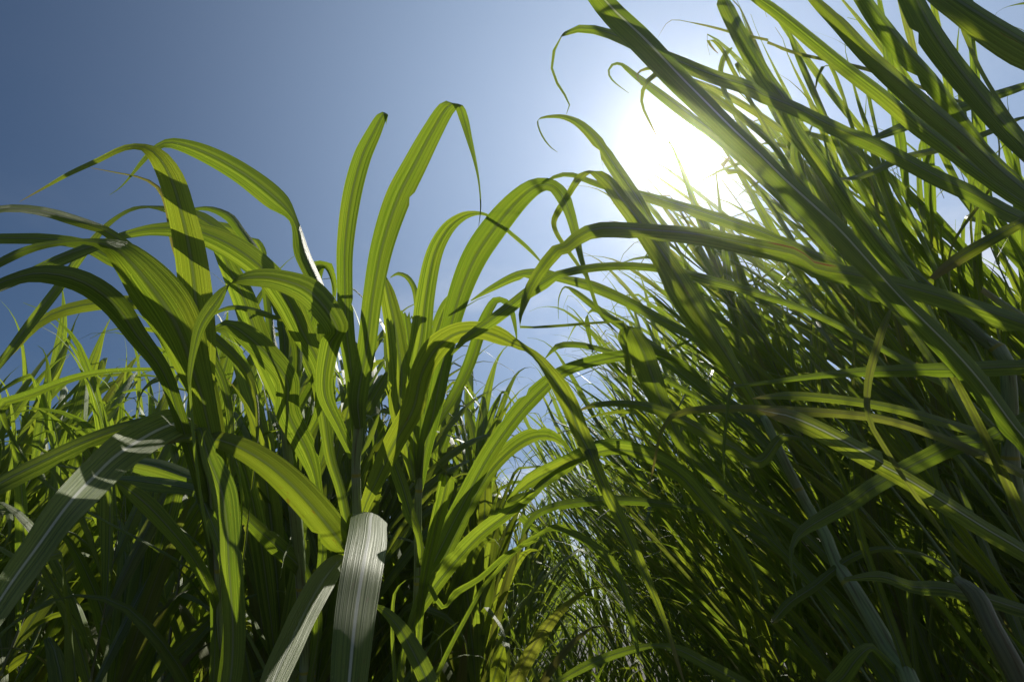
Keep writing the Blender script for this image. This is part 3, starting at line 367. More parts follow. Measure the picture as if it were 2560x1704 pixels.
    (0.93, None, 1, 0, [(-0.2094,1.0646,1.3217,0.008,0.0022,0.0005),(-0.2055,1.0392,1.3715,0.008,0.002,0.0008),(-0.2067,1.0193,1.4106,0.0084,0.0019,0.0012)]),
    (0.5, None, 0, 0, [(-0.1861,1.157,0.898,0.0062,0.0037,-0.0017),(-0.1489,1.1097,0.956,0.0145,0.01,-0.0053),(-0.1061,1.0687,1.0018,0.0126,0.0107,-0.0066),(-0.0546,1.0277,1.0475,0.0103,0.0107,-0.0072),(-0.0047,0.9914,1.0782,0.0084,0.0101,-0.0069),(0.0433,0.9545,1.1088,0.0127,0.0046,0.0035),(-0.006,0.9443,1.0872,0.0044,-0.0001,0.0113),(0.0237,0.9148,1.1079,0.0064,0.0091,-0.0059),(0.0717,0.8868,1.128,0.0052,0.0101,-0.0068),(0.118,0.862,1.142,0.0034,0.0108,-0.0075),(0.1629,0.8445,1.145,-0.0006,0.0121,-0.0085),(0.2066,0.8374,1.1311,-0.0054,0.0125,-0.0079),(0.249,0.8373,1.1034,-0.0081,0.0109,-0.0055),(0.2791,0.8429,1.0671,-0.0083,0.0088,-0.0036),(0.2981,0.8453,1.0415,-0.0061,0.0061,-0.0027),(0.3078,0.8424,1.0262,-0.0036,0.0033,-0.0015),(0.3171,0.8404,1.0093,-0.004,0.0031,-0.0012),(0.3283,0.843,0.9832,-0.0035,0.0022,-0.0007),(0.3349,0.8454,0.9578,-0.0026,0.0013,-0.0002),(0.3371,0.8493,0.9292,-0.0006,0.0003,-0.0)]),
    (0.7, None, 0, 0, [(-0.1718,1.1566,0.965,0.0081,0.005,-0.0018),(-0.1377,1.124,1.0288,0.0142,0.0088,-0.0033),(-0.0983,1.0882,1.099,0.0146,0.0094,-0.0038),(-0.0446,1.0427,1.1884,0.0141,0.0098,-0.0046),(0.0057,1.0229,1.2567,0.0132,0.0107,-0.0061),(0.0461,1.0156,1.3004,0.0122,0.0121,-0.0081),(0.0952,1.0092,1.3424,0.0066,0.0098,-0.0076),(0.1558,1.0051,1.365,0.0035,0.0098,-0.0082),(0.2117,1.0059,1.378,0.002,0.0095,-0.0082),(0.2682,1.0085,1.3878,-0.0001,0.007,-0.0061),(0.3078,1.0064,1.3771,-0.0025,0.0054,-0.0044),(0.3469,1.0113,1.3528,-0.0036,0.0044,-0.0032),(0.3773,1.0188,1.3235,-0.0007,0.0008,-0.0005)]),
    (0.6, None, 0, 0, [(-0.172,1.2306,0.9518,0.0086,0.0057,-0.0015),(-0.1355,1.2048,1.0272,0.0153,0.0102,-0.0028),(-0.0983,1.18,1.1008,0.0155,0.0108,-0.0034),(-0.0564,1.1587,1.1728,0.0146,0.0117,-0.005),(-0.0137,1.154,1.2233,0.0114,0.0125,-0.0073),(0.0345,1.1569,1.259,0.0075,0.015,-0.0109),(0.0753,1.1602,1.2663,-0.002,0.0126,-0.0098),(0.1077,1.1675,1.2518,-0.0039,0.0046,-0.0029),(0.128,1.1804,1.2265,-0.001,0.0008,-0.0004)]),
    (0.56, 'pale leaf with its end bent over just right of the cane', 1, 0, [(-0.1587,1.0957,0.9522,0.0073,0.0019,-0.0008),(-0.1422,1.0238,0.999,0.0098,0.0025,-0.0011),(-0.1238,0.9465,1.0373,0.0105,0.0027,-0.0011),(-0.1078,0.8741,1.0599,0.011,0.0028,-0.0012),(-0.0947,0.8165,1.0786,0.0115,0.003,-0.0012),(-0.0903,0.7935,1.0922,0.0102,0.0026,-0.0011),(-0.0923,0.7894,1.0971,0.0092,0.0024,-0.001),(-0.0985,0.8017,1.0888,0.0066,0.0017,-0.0007)]),
    (0.96, None, 0, 0, [(-0.0866,1.0483,1.3756,0.0114,0.008,-0.0003),(-0.0641,1.0141,1.4303,0.0113,0.0081,-0.0006),(-0.0467,0.99,1.4649,0.0099,0.0077,-0.0012),(-0.0318,0.973,1.4857,0.0042,0.0063,-0.0033),(-0.0139,0.9681,1.4796,-0.0036,0.0056,-0.003),(-0.002,0.9687,1.4595,-0.0054,0.004,-0.0004),(0.0057,0.9754,1.4276,-0.0034,0.0021,0.0003),(0.0095,0.9801,1.3995,-0.0008,0.0004,0.0001)]),
    (0.78, None, 0, 0, [(-0.1687,1.0628,1.0608,0.0054,0.0026,0.004),(-0.179,1.04,1.0836,0.009,0.0046,0.0058),(-0.1908,1.0082,1.1239,0.0097,0.0049,0.006),(-0.2056,0.9769,1.1634,0.0079,0.004,0.005),(-0.2102,0.9565,1.1814,0.0016,0.0008,0.0009)]),
    (0.96, None, 0, 0, [(-0.1644,1.0446,1.4051,0.0117,0.0066,-0.0005),(-0.145,1.0191,1.4698,0.0122,0.0075,-0.0013),(-0.1253,1.0063,1.5096,0.007,0.0068,-0.0036),(-0.1095,1.012,1.5131,0.0,0.0036,-0.0028)]),
    (0.4, None, 0, 0, [(-0.1604,1.0788,0.9854,-0.0042,0.0045,-0.0009),(-0.1192,1.0681,0.936,-0.0029,0.0067,-0.0031),(-0.0931,1.0227,0.9545,0.0047,0.0078,-0.0031),(-0.0502,0.9766,0.9745,0.0037,0.006,-0.0024),(-0.0042,0.9247,1.006,0.0028,0.005,-0.0021),(0.0385,0.8817,1.0198,0.0008,0.0021,-0.001)]),
    (0.3, None, 0, 0, [(-0.0563,1.1125,0.9633,0.0032,0.0029,-0.0015),(-0.0285,1.0899,0.9917,0.0033,0.0032,-0.0017),(0.0126,1.0623,1.0299,0.0037,0.0043,-0.0026),(0.0529,1.0395,1.0526,0.002,0.0033,-0.0023),(0.0731,1.0169,1.0569,0.0,0.0067,-0.0052),(0.0977,1.0015,1.047,-0.0033,0.0067,-0.0048),(0.1265,0.9906,1.0284,-0.0047,0.0067,-0.0044),(0.154,0.982,1.0052,-0.0062,0.0059,-0.0031),(0.1706,0.9777,0.9736,-0.0058,0.0038,-0.001),(0.1808,0.9834,0.9404,-0.0054,0.003,-0.0001),(0.1926,1.0027,0.8865,-0.0035,0.0018,0.0001),(0.197,1.0074,0.8612,-0.0009,0.0005,0.0)]),
  ]),
  ('leaning grey cane stalk crossing the lower right, leaves swept up to the left', 'cane grass plants close to the camera',
   [(0.6453, 0.8922, -0.02, 0.0128), (0.5973, 0.8842, 0.3781, 0.0123), (0.5253, 0.8722, 0.8401, 0.0117), (0.5337, 0.9031, 0.8596, 0.0122), (0.5249, 0.9196, 0.9074, 0.0125), (0.5132, 0.9338, 0.9596, 0.0114), (0.5107, 0.9568, 0.9945, 0.0097), (0.5113, 0.9728, 1.0433, 0.0098), (0.5076, 0.9941, 1.0816, 0.0085), (0.4716, 0.9821, 1.1852, 0.0074), (0.463, 0.992, 1.2459, 0.0064), (0.4758, 1.0291, 1.2532, 0.006), (0.4644, 1.0364, 1.319, 0.0055), (0.4427, 1.0406, 1.3908, 0.0043)], [
    (0.95, None, 0, 0, [(0.3701,0.9004,1.3355,0.0026,0.0001,0.0048),(0.3354,0.8843,1.3495,0.0036,0.0001,0.0075),(0.2841,0.8662,1.3675,0.0041,0.0001,0.0087),(0.2356,0.8541,1.3913,0.0044,0.0001,0.0092),(0.1886,0.8493,1.4181,0.0043,0.0001,0.0102),(0.1408,0.8467,1.441,0.0034,-0.0002,0.0112),(0.0883,0.8573,1.4641,0.002,-0.0002,0.0089),(0.0563,0.8704,1.4825,0.0007,-0.0004,0.0116),(0.0129,0.8885,1.491,-0.0026,-0.0002,0.0103),(-0.036,0.9159,1.4813,-0.0032,0.0001,0.0068),(-0.0797,0.9448,1.4688,-0.0006,0.0,0.0011)]),
    (0.95, None, 0, 0, [(0.3125,0.7711,1.259,0.0059,0.0006,0.0053),(0.2844,0.748,1.2848,0.0085,0.001,0.0072),(0.2568,0.7234,1.3137,0.0095,0.0013,0.0074),(0.2297,0.6973,1.3455,0.0097,0.0023,0.0046),(0.2219,0.6711,1.4046,0.0099,0.0023,0.0046),(0.2039,0.6663,1.4399,0.0089,0.0013,0.0069),(0.1881,0.6611,1.476,0.0099,0.0014,0.0078),(0.172,0.6589,1.509,0.0102,0.0012,0.0087),(0.1561,0.6598,1.5461,0.0101,0.0013,0.0083),(0.1367,0.6576,1.5892,0.009,0.0008,0.0087),(0.1106,0.6575,1.6283,0.0054,-0.0,0.008),(0.0897,0.6688,1.6553,0.0016,-0.0005,0.0061),(0.0708,0.6846,1.6761,0.0004,-0.0004,0.0042),(0.0462,0.7036,1.6907,0.0012,-0.0013,0.0009),(0.0465,0.728,1.6998,0.0012,-0.0007,0.0002),(0.057,0.7588,1.7041,0.0013,-0.0009,0.0004),(0.0721,0.7882,1.7113,0.0007,-0.0007,0.0004),(0.0879,0.8145,1.7243,0.0002,-0.0002,0.0002)]),
    (0.9, None, 0, 0, [(0.342,0.777,1.2252,0.0072,0.0005,0.0049),(0.3141,0.7471,1.2546,0.0122,0.0008,0.0087),(0.287,0.7196,1.2793,0.016,0.0008,0.012),(0.2606,0.6926,1.3029,0.0188,0.0011,0.0138),(0.2389,0.6764,1.3346,0.019,0.0012,0.0135),(0.2212,0.663,1.3609,0.0155,0.0007,0.0121),(0.1769,0.6349,1.416,0.0119,0.0003,0.0101),(0.1569,0.6328,1.4497,0.0104,0.0001,0.0093),(0.1387,0.6308,1.483,0.0095,0.0002,0.0082),(0.1172,0.634,1.506,0.0079,-0.0023,-0.0011),(0.1019,0.66,1.5136,0.0051,-0.0003,-0.0037),(0.0882,0.6924,1.5087,0.004,-0.0002,-0.003),(0.0764,0.7236,1.5063,0.0051,-0.0004,-0.0033),(0.0702,0.7587,1.511,0.0045,-0.0011,-0.0011),(0.0773,0.7943,1.5144,0.0034,-0.0018,0.0009),(0.0975,0.8335,1.5109,0.0029,-0.0019,0.0012),(0.1165,0.8658,1.5063,0.0027,-0.0018,0.0012),(0.1329,0.897,1.5038,0.002,-0.0013,0.0008),(0.15,0.9287,1.5003,0.0006,-0.0004,0.0002)]),
    (0.85, None, 0, 0, [(0.4172,1.0728,1.3276,0.0043,0.0008,0.0068),(0.3576,1.0452,1.3619,0.0054,0.001,0.0086),(0.299,1.018,1.3955,0.0056,0.001,0.0095),(0.2412,0.9938,1.4232,0.0053,0.0009,0.0096),(0.1991,0.9784,1.4469,0.0049,0.0009,0.0083),(0.1577,0.9648,1.4734,0.0042,0.0008,0.0069),(0.1246,0.9535,1.4956,0.0029,0.0005,0.0055),(0.1037,0.9478,1.5024,-0.0005,0.0001,0.0021),(0.093,0.9502,1.4845,-0.0012,0.0004,0.0007),(0.0897,0.9538,1.4643,-0.0008,0.0004,0.0002),(0.0898,0.9609,1.4371,-0.0003,0.0001,0.0001)]),
    (0.7, None, 0, 0, [(0.2975,0.9581,1.1783,0.0076,0.0003,0.0044),(0.2756,0.9438,1.2239,0.011,0.0005,0.0062),(0.2606,0.9347,1.2594,0.017,0.0012,0.0085),(0.2456,0.9183,1.3004,0.0214,0.002,0.0096),(0.2308,0.8993,1.3377,0.0207,0.0015,0.0104),(0.216,0.8859,1.3641,0.0138,0.0006,0.008),(0.2053,0.8859,1.3815,0.0089,-0.0024,-0.0005),(0.1977,0.9,1.3715,0.0086,-0.003,0.0006),(0.2069,0.9245,1.35,0.0058,-0.0018,0.0001),(0.2152,0.9587,1.318,0.0046,-0.0014,-0.0001),(0.2251,0.996,1.2802,0.001,-0.0003,-0.0)]),
    (0.8, None, 0, 0, [(0.3909,1.1127,1.3594,0.0046,0.0005,0.0067),(0.3169,1.0859,1.4121,0.0051,0.0005,0.0075),(0.2637,1.0671,1.449,0.0057,0.0006,0.008),(0.2282,1.0523,1.478,0.0054,0.0005,0.0081),(0.1997,1.05,1.4971,0.0037,0.0001,0.0077),(0.1753,1.0501,1.5116,0.0025,0.0,0.0057),(0.1622,1.0609,1.5051,0.0022,-0.0042,0.003),(0.1619,1.0667,1.4791,0.0053,-0.0026,-0.0004),(0.1655,1.073,1.4521,0.0032,-0.0016,-0.0001),(0.1714,1.0818,1.42,0.0006,-0.0003,-0.0)]),
    (0.58, None, 0, 0, [(0.4336,0.8698,1.1753,-0.0047,0.0013,0.0059),(0.3865,0.8733,1.1353,-0.0018,0.0006,0.0099),(0.337,0.8486,1.1509,0.0043,0.001,0.0097),(0.2899,0.8259,1.168,0.0045,0.0011,0.0097),(0.2455,0.8084,1.1858,0.0036,0.0009,0.0095),(0.2017,0.7946,1.1962,0.0017,0.0005,0.0084),(0.1602,0.7922,1.201,0.0002,0.0003,0.0057),(0.1233,0.797,1.1998,-0.0007,0.0003,0.0043),(0.0966,0.8048,1.1927,-0.0002,0.0001,0.0007)]),
    (0.75, None, 0, 0, [(0.4226,1.1731,1.351,0.003,0.0007,0.0064),(0.3416,1.1403,1.3839,0.0035,0.0009,0.0072),(0.2774,1.1107,1.4105,0.0034,0.0008,0.008),(0.2146,1.0869,1.4258,0.0021,0.0005,0.0069),(0.1749,1.0754,1.4327,0.0015,0.0005,0.0074),(0.1335,1.0722,1.439,0.0003,0.0004,0.0082),(0.095,1.074,1.4353,-0.0027,0.0006,0.0066),(0.0699,1.0859,1.4121,-0.0006,0.0002,0.0008)]),
    (0.45, None, 0, 0, [(0.3258,1.0056,1.129,0.0033,0.0001,0.0075),(0.2705,0.9731,1.1456,0.0048,0.0002,0.0095),(0.2292,0.9411,1.1613,0.0049,0.0002,0.0092),(0.1906,0.9172,1.1735,0.0026,-0.0002,0.0104),(0.1537,0.9045,1.1702,-0.0016,-0.0003,0.0113),(0.1133,0.8987,1.1564,-0.0047,0.0001,0.0105),(0.0831,0.9005,1.134,-0.0063,0.0006,0.0092),(0.0357,0.9091,1.0982,-0.0028,0.0003,0.004)]),
    (0.5, None, 0, 0, [(0.4161,1.1375,1.0904,0.0018,0.0009,0.0051),(0.3671,1.1159,1.1053,0.0014,0.001,0.0062),(0.2901,1.0974,1.1141,0.0009,0.0011,0.0073),(0.2292,1.0818,1.1173,0.0005,0.0013,0.009),(0.1696,1.0685,1.1157,-0.0004,0.0014,0.0096),(0.0973,1.0591,1.1066,-0.0014,0.0013,0.0087),(0.0489,1.053,1.091,-0.0029,0.0013,0.0064),(0.0236,1.052,1.0655,-0.0034,0.0015,0.0034),(0.0152,1.0489,1.0441,-0.001,0.0005,0.0007)]),
  ]),
  ('leaning cane with a scarred stalk behind the long dark leaf at the right edge', 'cane grass plants close to the camera',
   [(1.015, 0.9269, -0.02, 0.0127), (0.915, 0.9069, 0.4731, 0.0121), (0.765, 0.8769, 1.0513, 0.0115), (0.7582, 0.7908, 1.2753, 0.0097), (0.7443, 0.8003, 1.3118, 0.0089), (0.7148, 0.8039, 1.3598, 0.0068), (0.6802, 0.8012, 1.4202, 0.0059)], [
    (0.25, None, 0, 0, [(0.8024,0.9374,1.263,0.004,0.001,0.0075),(0.7081,0.8906,1.2935,0.0044,0.0011,0.0089),(0.618,0.8472,1.3176,0.0036,0.0009,0.0078),(0.5321,0.8059,1.3375,0.0031,0.0008,0.0074),(0.4524,0.7714,1.3538,0.0025,0.0006,0.0072),(0.3899,0.7491,1.3608,0.002,0.0005,0.0067),(0.3756,0.7331,1.3554,0.002,0.0005,0.0076),(0.3059,0.7112,1.3618,0.002,0.0006,0.0089),(0.24,0.6939,1.3688,0.0015,0.0005,0.0081),(0.1963,0.6819,1.3679,0.0006,0.0004,0.0072),(0.1538,0.6717,1.3634,-0.0001,0.0004,0.0076),(0.1028,0.6661,1.3548,-0.0009,0.0004,0.0075),(0.0633,0.67,1.3472,-0.0016,0.0005,0.0069),(0.0657,0.6708,1.3456,-0.0041,0.001,0.0087),(0.0293,0.6787,1.3301,-0.0045,0.0011,0.0089),(0.0013,0.6915,1.3124,-0.0056,0.0014,0.009),(-0.0411,0.7107,1.287,-0.005,0.0012,0.0084),(-0.0699,0.7243,1.2724,-0.0039,0.001,0.0052),(-0.0875,0.7397,1.2545,-0.0009,0.0003,0.0009)]),
    (0.6, None, 0, 0, [(0.691,0.8517,1.321,0.0056,0.0016,0.006),(0.618,0.8055,1.3862,0.0064,0.0017,0.0085),(0.5325,0.7706,1.4294,0.005,0.0012,0.0102),(0.441,0.7431,1.458,0.0042,0.001,0.0111),(0.3929,0.726,1.4661,0.0042,0.0011,0.0131),(0.3347,0.7139,1.4813,0.0036,0.001,0.0128),(0.2782,0.7059,1.4969,0.0034,0.0009,0.0129),(0.2216,0.6983,1.512,0.0028,0.0008,0.012),(0.1651,0.6918,1.5246,0.0019,0.0006,0.0089),(0.1403,0.6922,1.5323,0.002,0.0006,0.0079),(0.1162,0.6969,1.5486,0.0021,0.0005,0.007),(0.0973,0.7025,1.563,0.0007,0.0004,0.0063),(0.075,0.712,1.5697,-0.0013,0.0004,0.0049),(0.055,0.7265,1.5668,-0.0009,0.0002,0.0018)]),
    (0.97, None, 0, 0, [(0.628,0.8549,1.4249,0.0059,0.0005,0.0058),(0.5516,0.8133,1.5065,0.0069,0.0005,0.0071),(0.4818,0.7801,1.5716,0.0067,0.0004,0.0076),(0.4347,0.7587,1.6136,0.0071,0.0004,0.0082),(0.3889,0.7398,1.6581,0.0078,0.0004,0.0094),(0.3621,0.7369,1.6932,0.0076,0.0001,0.0106),(0.3345,0.7357,1.7249,0.0073,-0.0001,0.0111),(0.3061,0.7344,1.7569,0.0073,-0.0001,0.0113),(0.2702,0.7306,1.7936,0.0065,-0.0001,0.0099),(0.2333,0.7264,1.8312,0.0046,-0.0,0.007),(0.2073,0.7258,1.8619,0.0021,-0.0003,0.0051),(0.1943,0.7352,1.8728,-0.0016,-0.0001,0.0029),(0.188,0.7504,1.8722,-0.0019,0.0006,0.0006),(0.1955,0.7658,1.8713,-0.0013,0.001,-0.0005),(0.2121,0.7811,1.8708,-0.0007,0.0008,-0.0005),(0.2363,0.7975,1.868,-0.0002,0.0003,-0.0002)]),
    (0.8, None, 0, 0, [(0.5685,0.6636,1.2497,0.0071,0.0007,0.0052),(0.5281,0.6294,1.2893,0.0099,0.0009,0.0077),(0.4982,0.6059,1.3078,0.0135,0.0008,0.0121),(0.4576,0.5782,1.3402,0.0135,0.0009,0.0118),(0.419,0.5503,1.3766,0.0129,0.001,0.0107),(0.3821,0.5236,1.4142,0.012,0.0009,0.0101),(0.3491,0.5032,1.4543,0.0124,0.0013,0.0091),(0.3372,0.4902,1.4798,0.0136,0.0015,0.0095),(0.3183,0.4808,1.513,0.0132,0.0012,0.0103),(0.3018,0.4711,1.5502,0.0128,0.0014,0.0091),(0.29,0.4676,1.5977,0.0124,0.0015,0.0082),(0.2875,0.4746,1.6573,0.0122,0.0017,0.0074),(0.29,0.485,1.7103,0.0069,0.0011,0.004)]),
    (0.7, None, 0, 0, [(0.504,0.6958,1.4067,0.0051,0.0008,0.0052),(0.4359,0.6573,1.4762,0.0061,0.0011,0.0054),(0.3936,0.6227,1.5381,0.0063,0.0011,0.0061),(0.3395,0.5991,1.5784,0.0052,0.0005,0.0074),(0.2998,0.5859,1.6043,0.0044,0.0003,0.0079),(0.2619,0.58,1.6279,0.0029,0.0,0.0071),(0.2287,0.5777,1.6445,0.001,-0.0002,0.0061),(0.2113,0.5832,1.6456,-0.0026,0.0002,0.004),(0.2,0.5987,1.6353,-0.0029,0.0008,0.0016),(0.2003,0.6162,1.6249,-0.0019,0.0009,0.0002),(0.2106,0.6328,1.6165,-0.0015,0.001,-0.0003),(0.2287,0.6546,1.5976,-0.0004,0.0003,-0.0001)]),
    (0.95, None, 0, 0, [(0.5301,0.7473,1.636,0.0057,0.0008,0.0065),(0.4818,0.7245,1.6807,0.0053,0.0006,0.0073),(0.419,0.7046,1.7199,0.0043,0.0002,0.0079),(0.3562,0.6889,1.7507,0.0032,0.0,0.008),(0.2934,0.6789,1.7703,0.0023,-0.0001,0.0073),(0.2588,0.6732,1.7815,0.0011,-0.0001,0.0054),(0.2369,0.6732,1.7815,-0.0011,-0.0001,0.0044),(0.2196,0.6782,1.7717,-0.0014,0.0004,0.0007),(0.2274,0.6872,1.754,-0.0006,0.0004,-0.0001)]),
    (0.95, None, 0, 0.3, [(0.8019,0.6802,1.6576,0.002,0.001,0.005),(0.6826,0.6531,1.7108,0.0023,0.0012,0.0068),(0.5931,0.6395,1.7374,0.0017,0.0011,0.007),(0.5275,0.6328,1.7507,0.001,0.0009,0.0057),(0.4724,0.6256,1.7588,0.0015,0.001,0.0059),(0.4182,0.6115,1.7685,0.0021,0.0011,0.0057),(0.4192,0.6055,1.7622,0.0011,0.0008,0.0052),(0.3605,0.5949,1.765,0.0009,0.0007,0.0048),(0.3264,0.5869,1.7667,0.0008,0.0007,0.0044),(0.2873,0.5801,1.7679,0.0002,0.0003,0.0021),(0.2514,0.5754,1.7652,-0.0002,0.0001,0.0006),(0.2301,0.5847,1.7348,-0.0001,0.0001,0.0001)]),
    (0.95, None, 0, 0, [(0.4336,0.6726,1.5624,0.0049,0.0011,0.0037),(0.3912,0.6392,1.6278,0.0049,0.0011,0.0037),(0.3629,0.6161,1.6732,0.0047,0.001,0.0035),(0.3488,0.6046,1.6958,0.005,0.0011,0.0036),(0.3375,0.5943,1.716,0.0042,0.0008,0.0036),(0.3223,0.5893,1.737,0.002,0.0001,0.0036),(0.3133,0.5929,1.7408,-0.0022,0.0007,0.0009),(0.323,0.6016,1.7347,-0.001,0.0009,-0.0004),(0.3335,0.6089,1.7315,-0.0003,0.0003,-0.0002)]),
    (0.9, None, 0, 0, [(0.4738,0.71,1.5992,0.0075,0.003,0.0017),(0.4726,0.6802,1.6576,0.0069,0.0019,0.004),(0.4338,0.6639,1.6895,0.0058,0.0007,0.0072),(0.407,0.6517,1.7135,0.0055,0.0007,0.0065),(0.3861,0.6423,1.7321,0.0044,0.0006,0.0053),(0.3742,0.6358,1.7448,0.0026,-0.0019,0.0007),(0.3831,0.6477,1.7214,0.0,-0.0002,-0.0001)]),
    (0.9, None, 0, 0, [(0.4106,0.7128,1.6596,0.0066,0.0014,0.0052),(0.3752,0.6877,1.7178,0.0061,0.0015,0.0041),(0.3628,0.6708,1.7598,0.0061,0.0021,0.0022),(0.3676,0.6636,1.7827,0.0057,0.0031,-0.0),(0.3751,0.6592,1.8002,0.0044,0.0035,-0.0015),(0.3876,0.6572,1.8128,0.0008,0.0009,-0.0006)]),
    (0.6, None, 0, 0, [(0.5569,0.9005,1.5557,0.0058,0.0019,0.0051),(0.5142,0.8717,1.6194,0.0063,0.0019,0.0059),(0.4637,0.8428,1.6835,0.0047,0.0013,0.0053),(0.4407,0.8374,1.7014,0.0013,0.0004,0.0059),(0.414,0.8415,1.7007,0.0016,0.0005,0.0079),(0.4135,0.8393,1.7125,0.0048,0.0037,-0.0005),(0.4288,0.8338,1.7306,0.0014,0.0014,-0.0005)]),
    (0.8, None, 0, 0, [(0.6118,0.7687,1.594,0.0071,0.0017,0.0047),(0.5615,0.7217,1.6863,0.0071,0.0017,0.0046),(0.5364,0.696,1.7367,0.0072,0.0018,0.0044),(0.5207,0.6789,1.7703,0.0075,0.002,0.0045),(0.5034,0.6604,1.8066,0.007,0.0018,0.0042),(0.4909,0.6461,1.8346,0.0052,0.0013,0.0032),(0.483,0.639,1.8486,0.0028,0.0007,0.0019)]),
    (0.7, None, 0, 0, [(0.6369,0.7616,1.608,0.0058,0.0022,0.0037),(0.5992,0.7188,1.6919,0.0059,0.0022,0.0036),(0.5851,0.6974,1.7339,0.0063,0.0025,0.0035),(0.5741,0.6832,1.7619,0.0059,0.0022,0.0036),(0.5647,0.6732,1.7815,0.0049,0.0018,0.0033),(0.5537,0.6689,1.7898,0.0034,-0.002,-0.0004),(0.5364,0.6818,1.7647,0.0019,-0.0008,-0.0008),(0.5333,0.6903,1.7479,0.0008,-0.0003,-0.0003)]),
    (0.5, None, 0, 0, [(0.7185,0.8043,1.5241,0.0055,0.0019,0.0043),(0.662,0.7559,1.6192,0.0058,0.0021,0.0038),(0.6447,0.7259,1.6779,0.0058,0.0024,0.0029),(0.6353,0.7074,1.7143,0.0064,0.0027,0.003),(0.6275,0.6903,1.7479,0.0064,0.0026,0.0033),(0.6196,0.6818,1.7647,0.0029,0.0011,0.0019)]),
  ]),
  ('nearest tall cane rising out of the right edge of the view with broad shaded leaves', 'cane grass plants close to the camera',
   [(0.6698, 0.7177, -0.02, 0.0151), (0.6498, 0.7097, 0.3835, 0.0144), (0.6198, 0.6977, 0.8522, 0.0138), (0.622, 0.6491, 0.9624, 0.0139), (0.6195, 0.5711, 1.1301, 0.0129), (0.6167, 0.4741, 1.3351, 0.0118)], [
    (0.35, None, 0, 0.15, [(0.6652,0.7055,1.0572,0.0023,0.0006,0.0055),(0.618,0.6844,1.0693,0.0025,0.0006,0.0063),(0.5403,0.6577,1.0924,0.0023,0.0006,0.0063),(0.4807,0.6358,1.106,0.0017,0.0004,0.0056),(0.4232,0.6164,1.1146,0.001,0.0003,0.0056),(0.3676,0.6009,1.1157,0.0004,0.0003,0.0056),(0.2987,0.5867,1.1142,0.0003,0.0003,0.0063),(0.2592,0.5797,1.1132,0.0004,0.0003,0.0057),(0.2649,0.5731,1.1116,0.0001,0.0003,0.0048),(0.2176,0.5668,1.1093,-0.0001,0.0002,0.0044),(0.1881,0.5676,1.1075,-0.0005,0.0002,0.0041),(0.171,0.5697,1.1036,-0.0015,0.0004,0.003),(0.1599,0.5752,1.0928,-0.0017,0.0006,0.0014),(0.1557,0.5897,1.0789,-0.0015,0.0006,0.0007),(0.1526,0.6079,1.058,-0.001,0.0004,0.0005),(0.1485,0.6263,1.0365,-0.0003,0.0001,0.0001)]),
    (0.45, 'long broad leaf with a white midrib slanting past the sun', 0, 0, [(0.5663,0.6061,1.076,0.0092,0.0002,0.0078),(0.5363,0.5846,1.1007,0.0119,0.0003,0.0101),(0.4995,0.5587,1.1339,0.0115,0.0001,0.0104),(0.4635,0.536,1.1609,0.0103,-0.0003,0.0106),(0.4283,0.5156,1.1832,0.0093,-0.0004,0.0103),(0.3939,0.4956,1.2049,0.0079,-0.0002,0.0081),(0.3325,0.4625,1.2611,0.0122,-0.0004,0.0128),(0.3032,0.4479,1.281,0.0114,-0.0008,0.0136),(0.2736,0.4334,1.3006,0.0106,-0.0006,0.0122),(0.2451,0.4183,1.3214,0.0106,-0.0006,0.012),(0.217,0.4041,1.3403,0.0105,-0.0006,0.0119),(0.1907,0.3922,1.3638,0.0104,-0.0005,0.0115),(0.1643,0.3802,1.3873,0.0107,-0.0004,0.0115),(0.13,0.366,1.424,0.0105,-0.0005,0.0116),(0.0996,0.3574,1.4586,0.0098,-0.0003,0.0102),(0.0755,0.3483,1.494,0.0084,0.0,0.0078)]),
    (0.7, None, 0, 0, [(0.7319,0.6263,1.389,0.0049,-0.0009,0.0106),(0.6729,0.6061,1.4033,0.007,-0.0012,0.0144),(0.6153,0.5855,1.4187,0.0064,-0.0012,0.0137),(0.5592,0.5669,1.4301,0.0059,-0.0011,0.0126),(0.5045,0.5469,1.4441,0.006,-0.001,0.0123),(0.4513,0.5281,1.4559,0.0055,-0.0012,0.0129),(0.3995,0.5114,1.4634,0.0054,-0.0012,0.0126),(0.3491,0.4932,1.4739,0.0052,-0.0011,0.0125),(0.3002,0.4773,1.48,0.005,-0.0011,0.0118),(0.2837,0.4659,1.4772,0.0044,-0.0012,0.0123),(0.2371,0.4521,1.479,0.0036,-0.0011,0.0109),(0.1928,0.4388,1.4862,0.0038,-0.001,0.0102),(0.1502,0.4276,1.4957,0.0031,-0.0008,0.0083),(0.1083,0.4163,1.5053,0.002,-0.0007,0.0068),(0.0772,0.4103,1.5044,0.0009,-0.0007,0.0059),(0.0552,0.4181,1.5017,0.0022,-0.002,0.0014),(0.0479,0.4302,1.4906,0.0017,-0.0004,-0.0005),(0.0457,0.4415,1.4811,0.0014,-0.0005,-0.0002),(0.0513,0.4568,1.4762,0.0013,-0.0008,0.0003),(0.0634,0.4763,1.4756,0.0011,-0.0007,0.0003),(0.0711,0.4942,1.4782,0.0008,-0.0003,-0.0001),(0.0688,0.5114,1.4823,0.0002,-0.0,-0.0001)]),
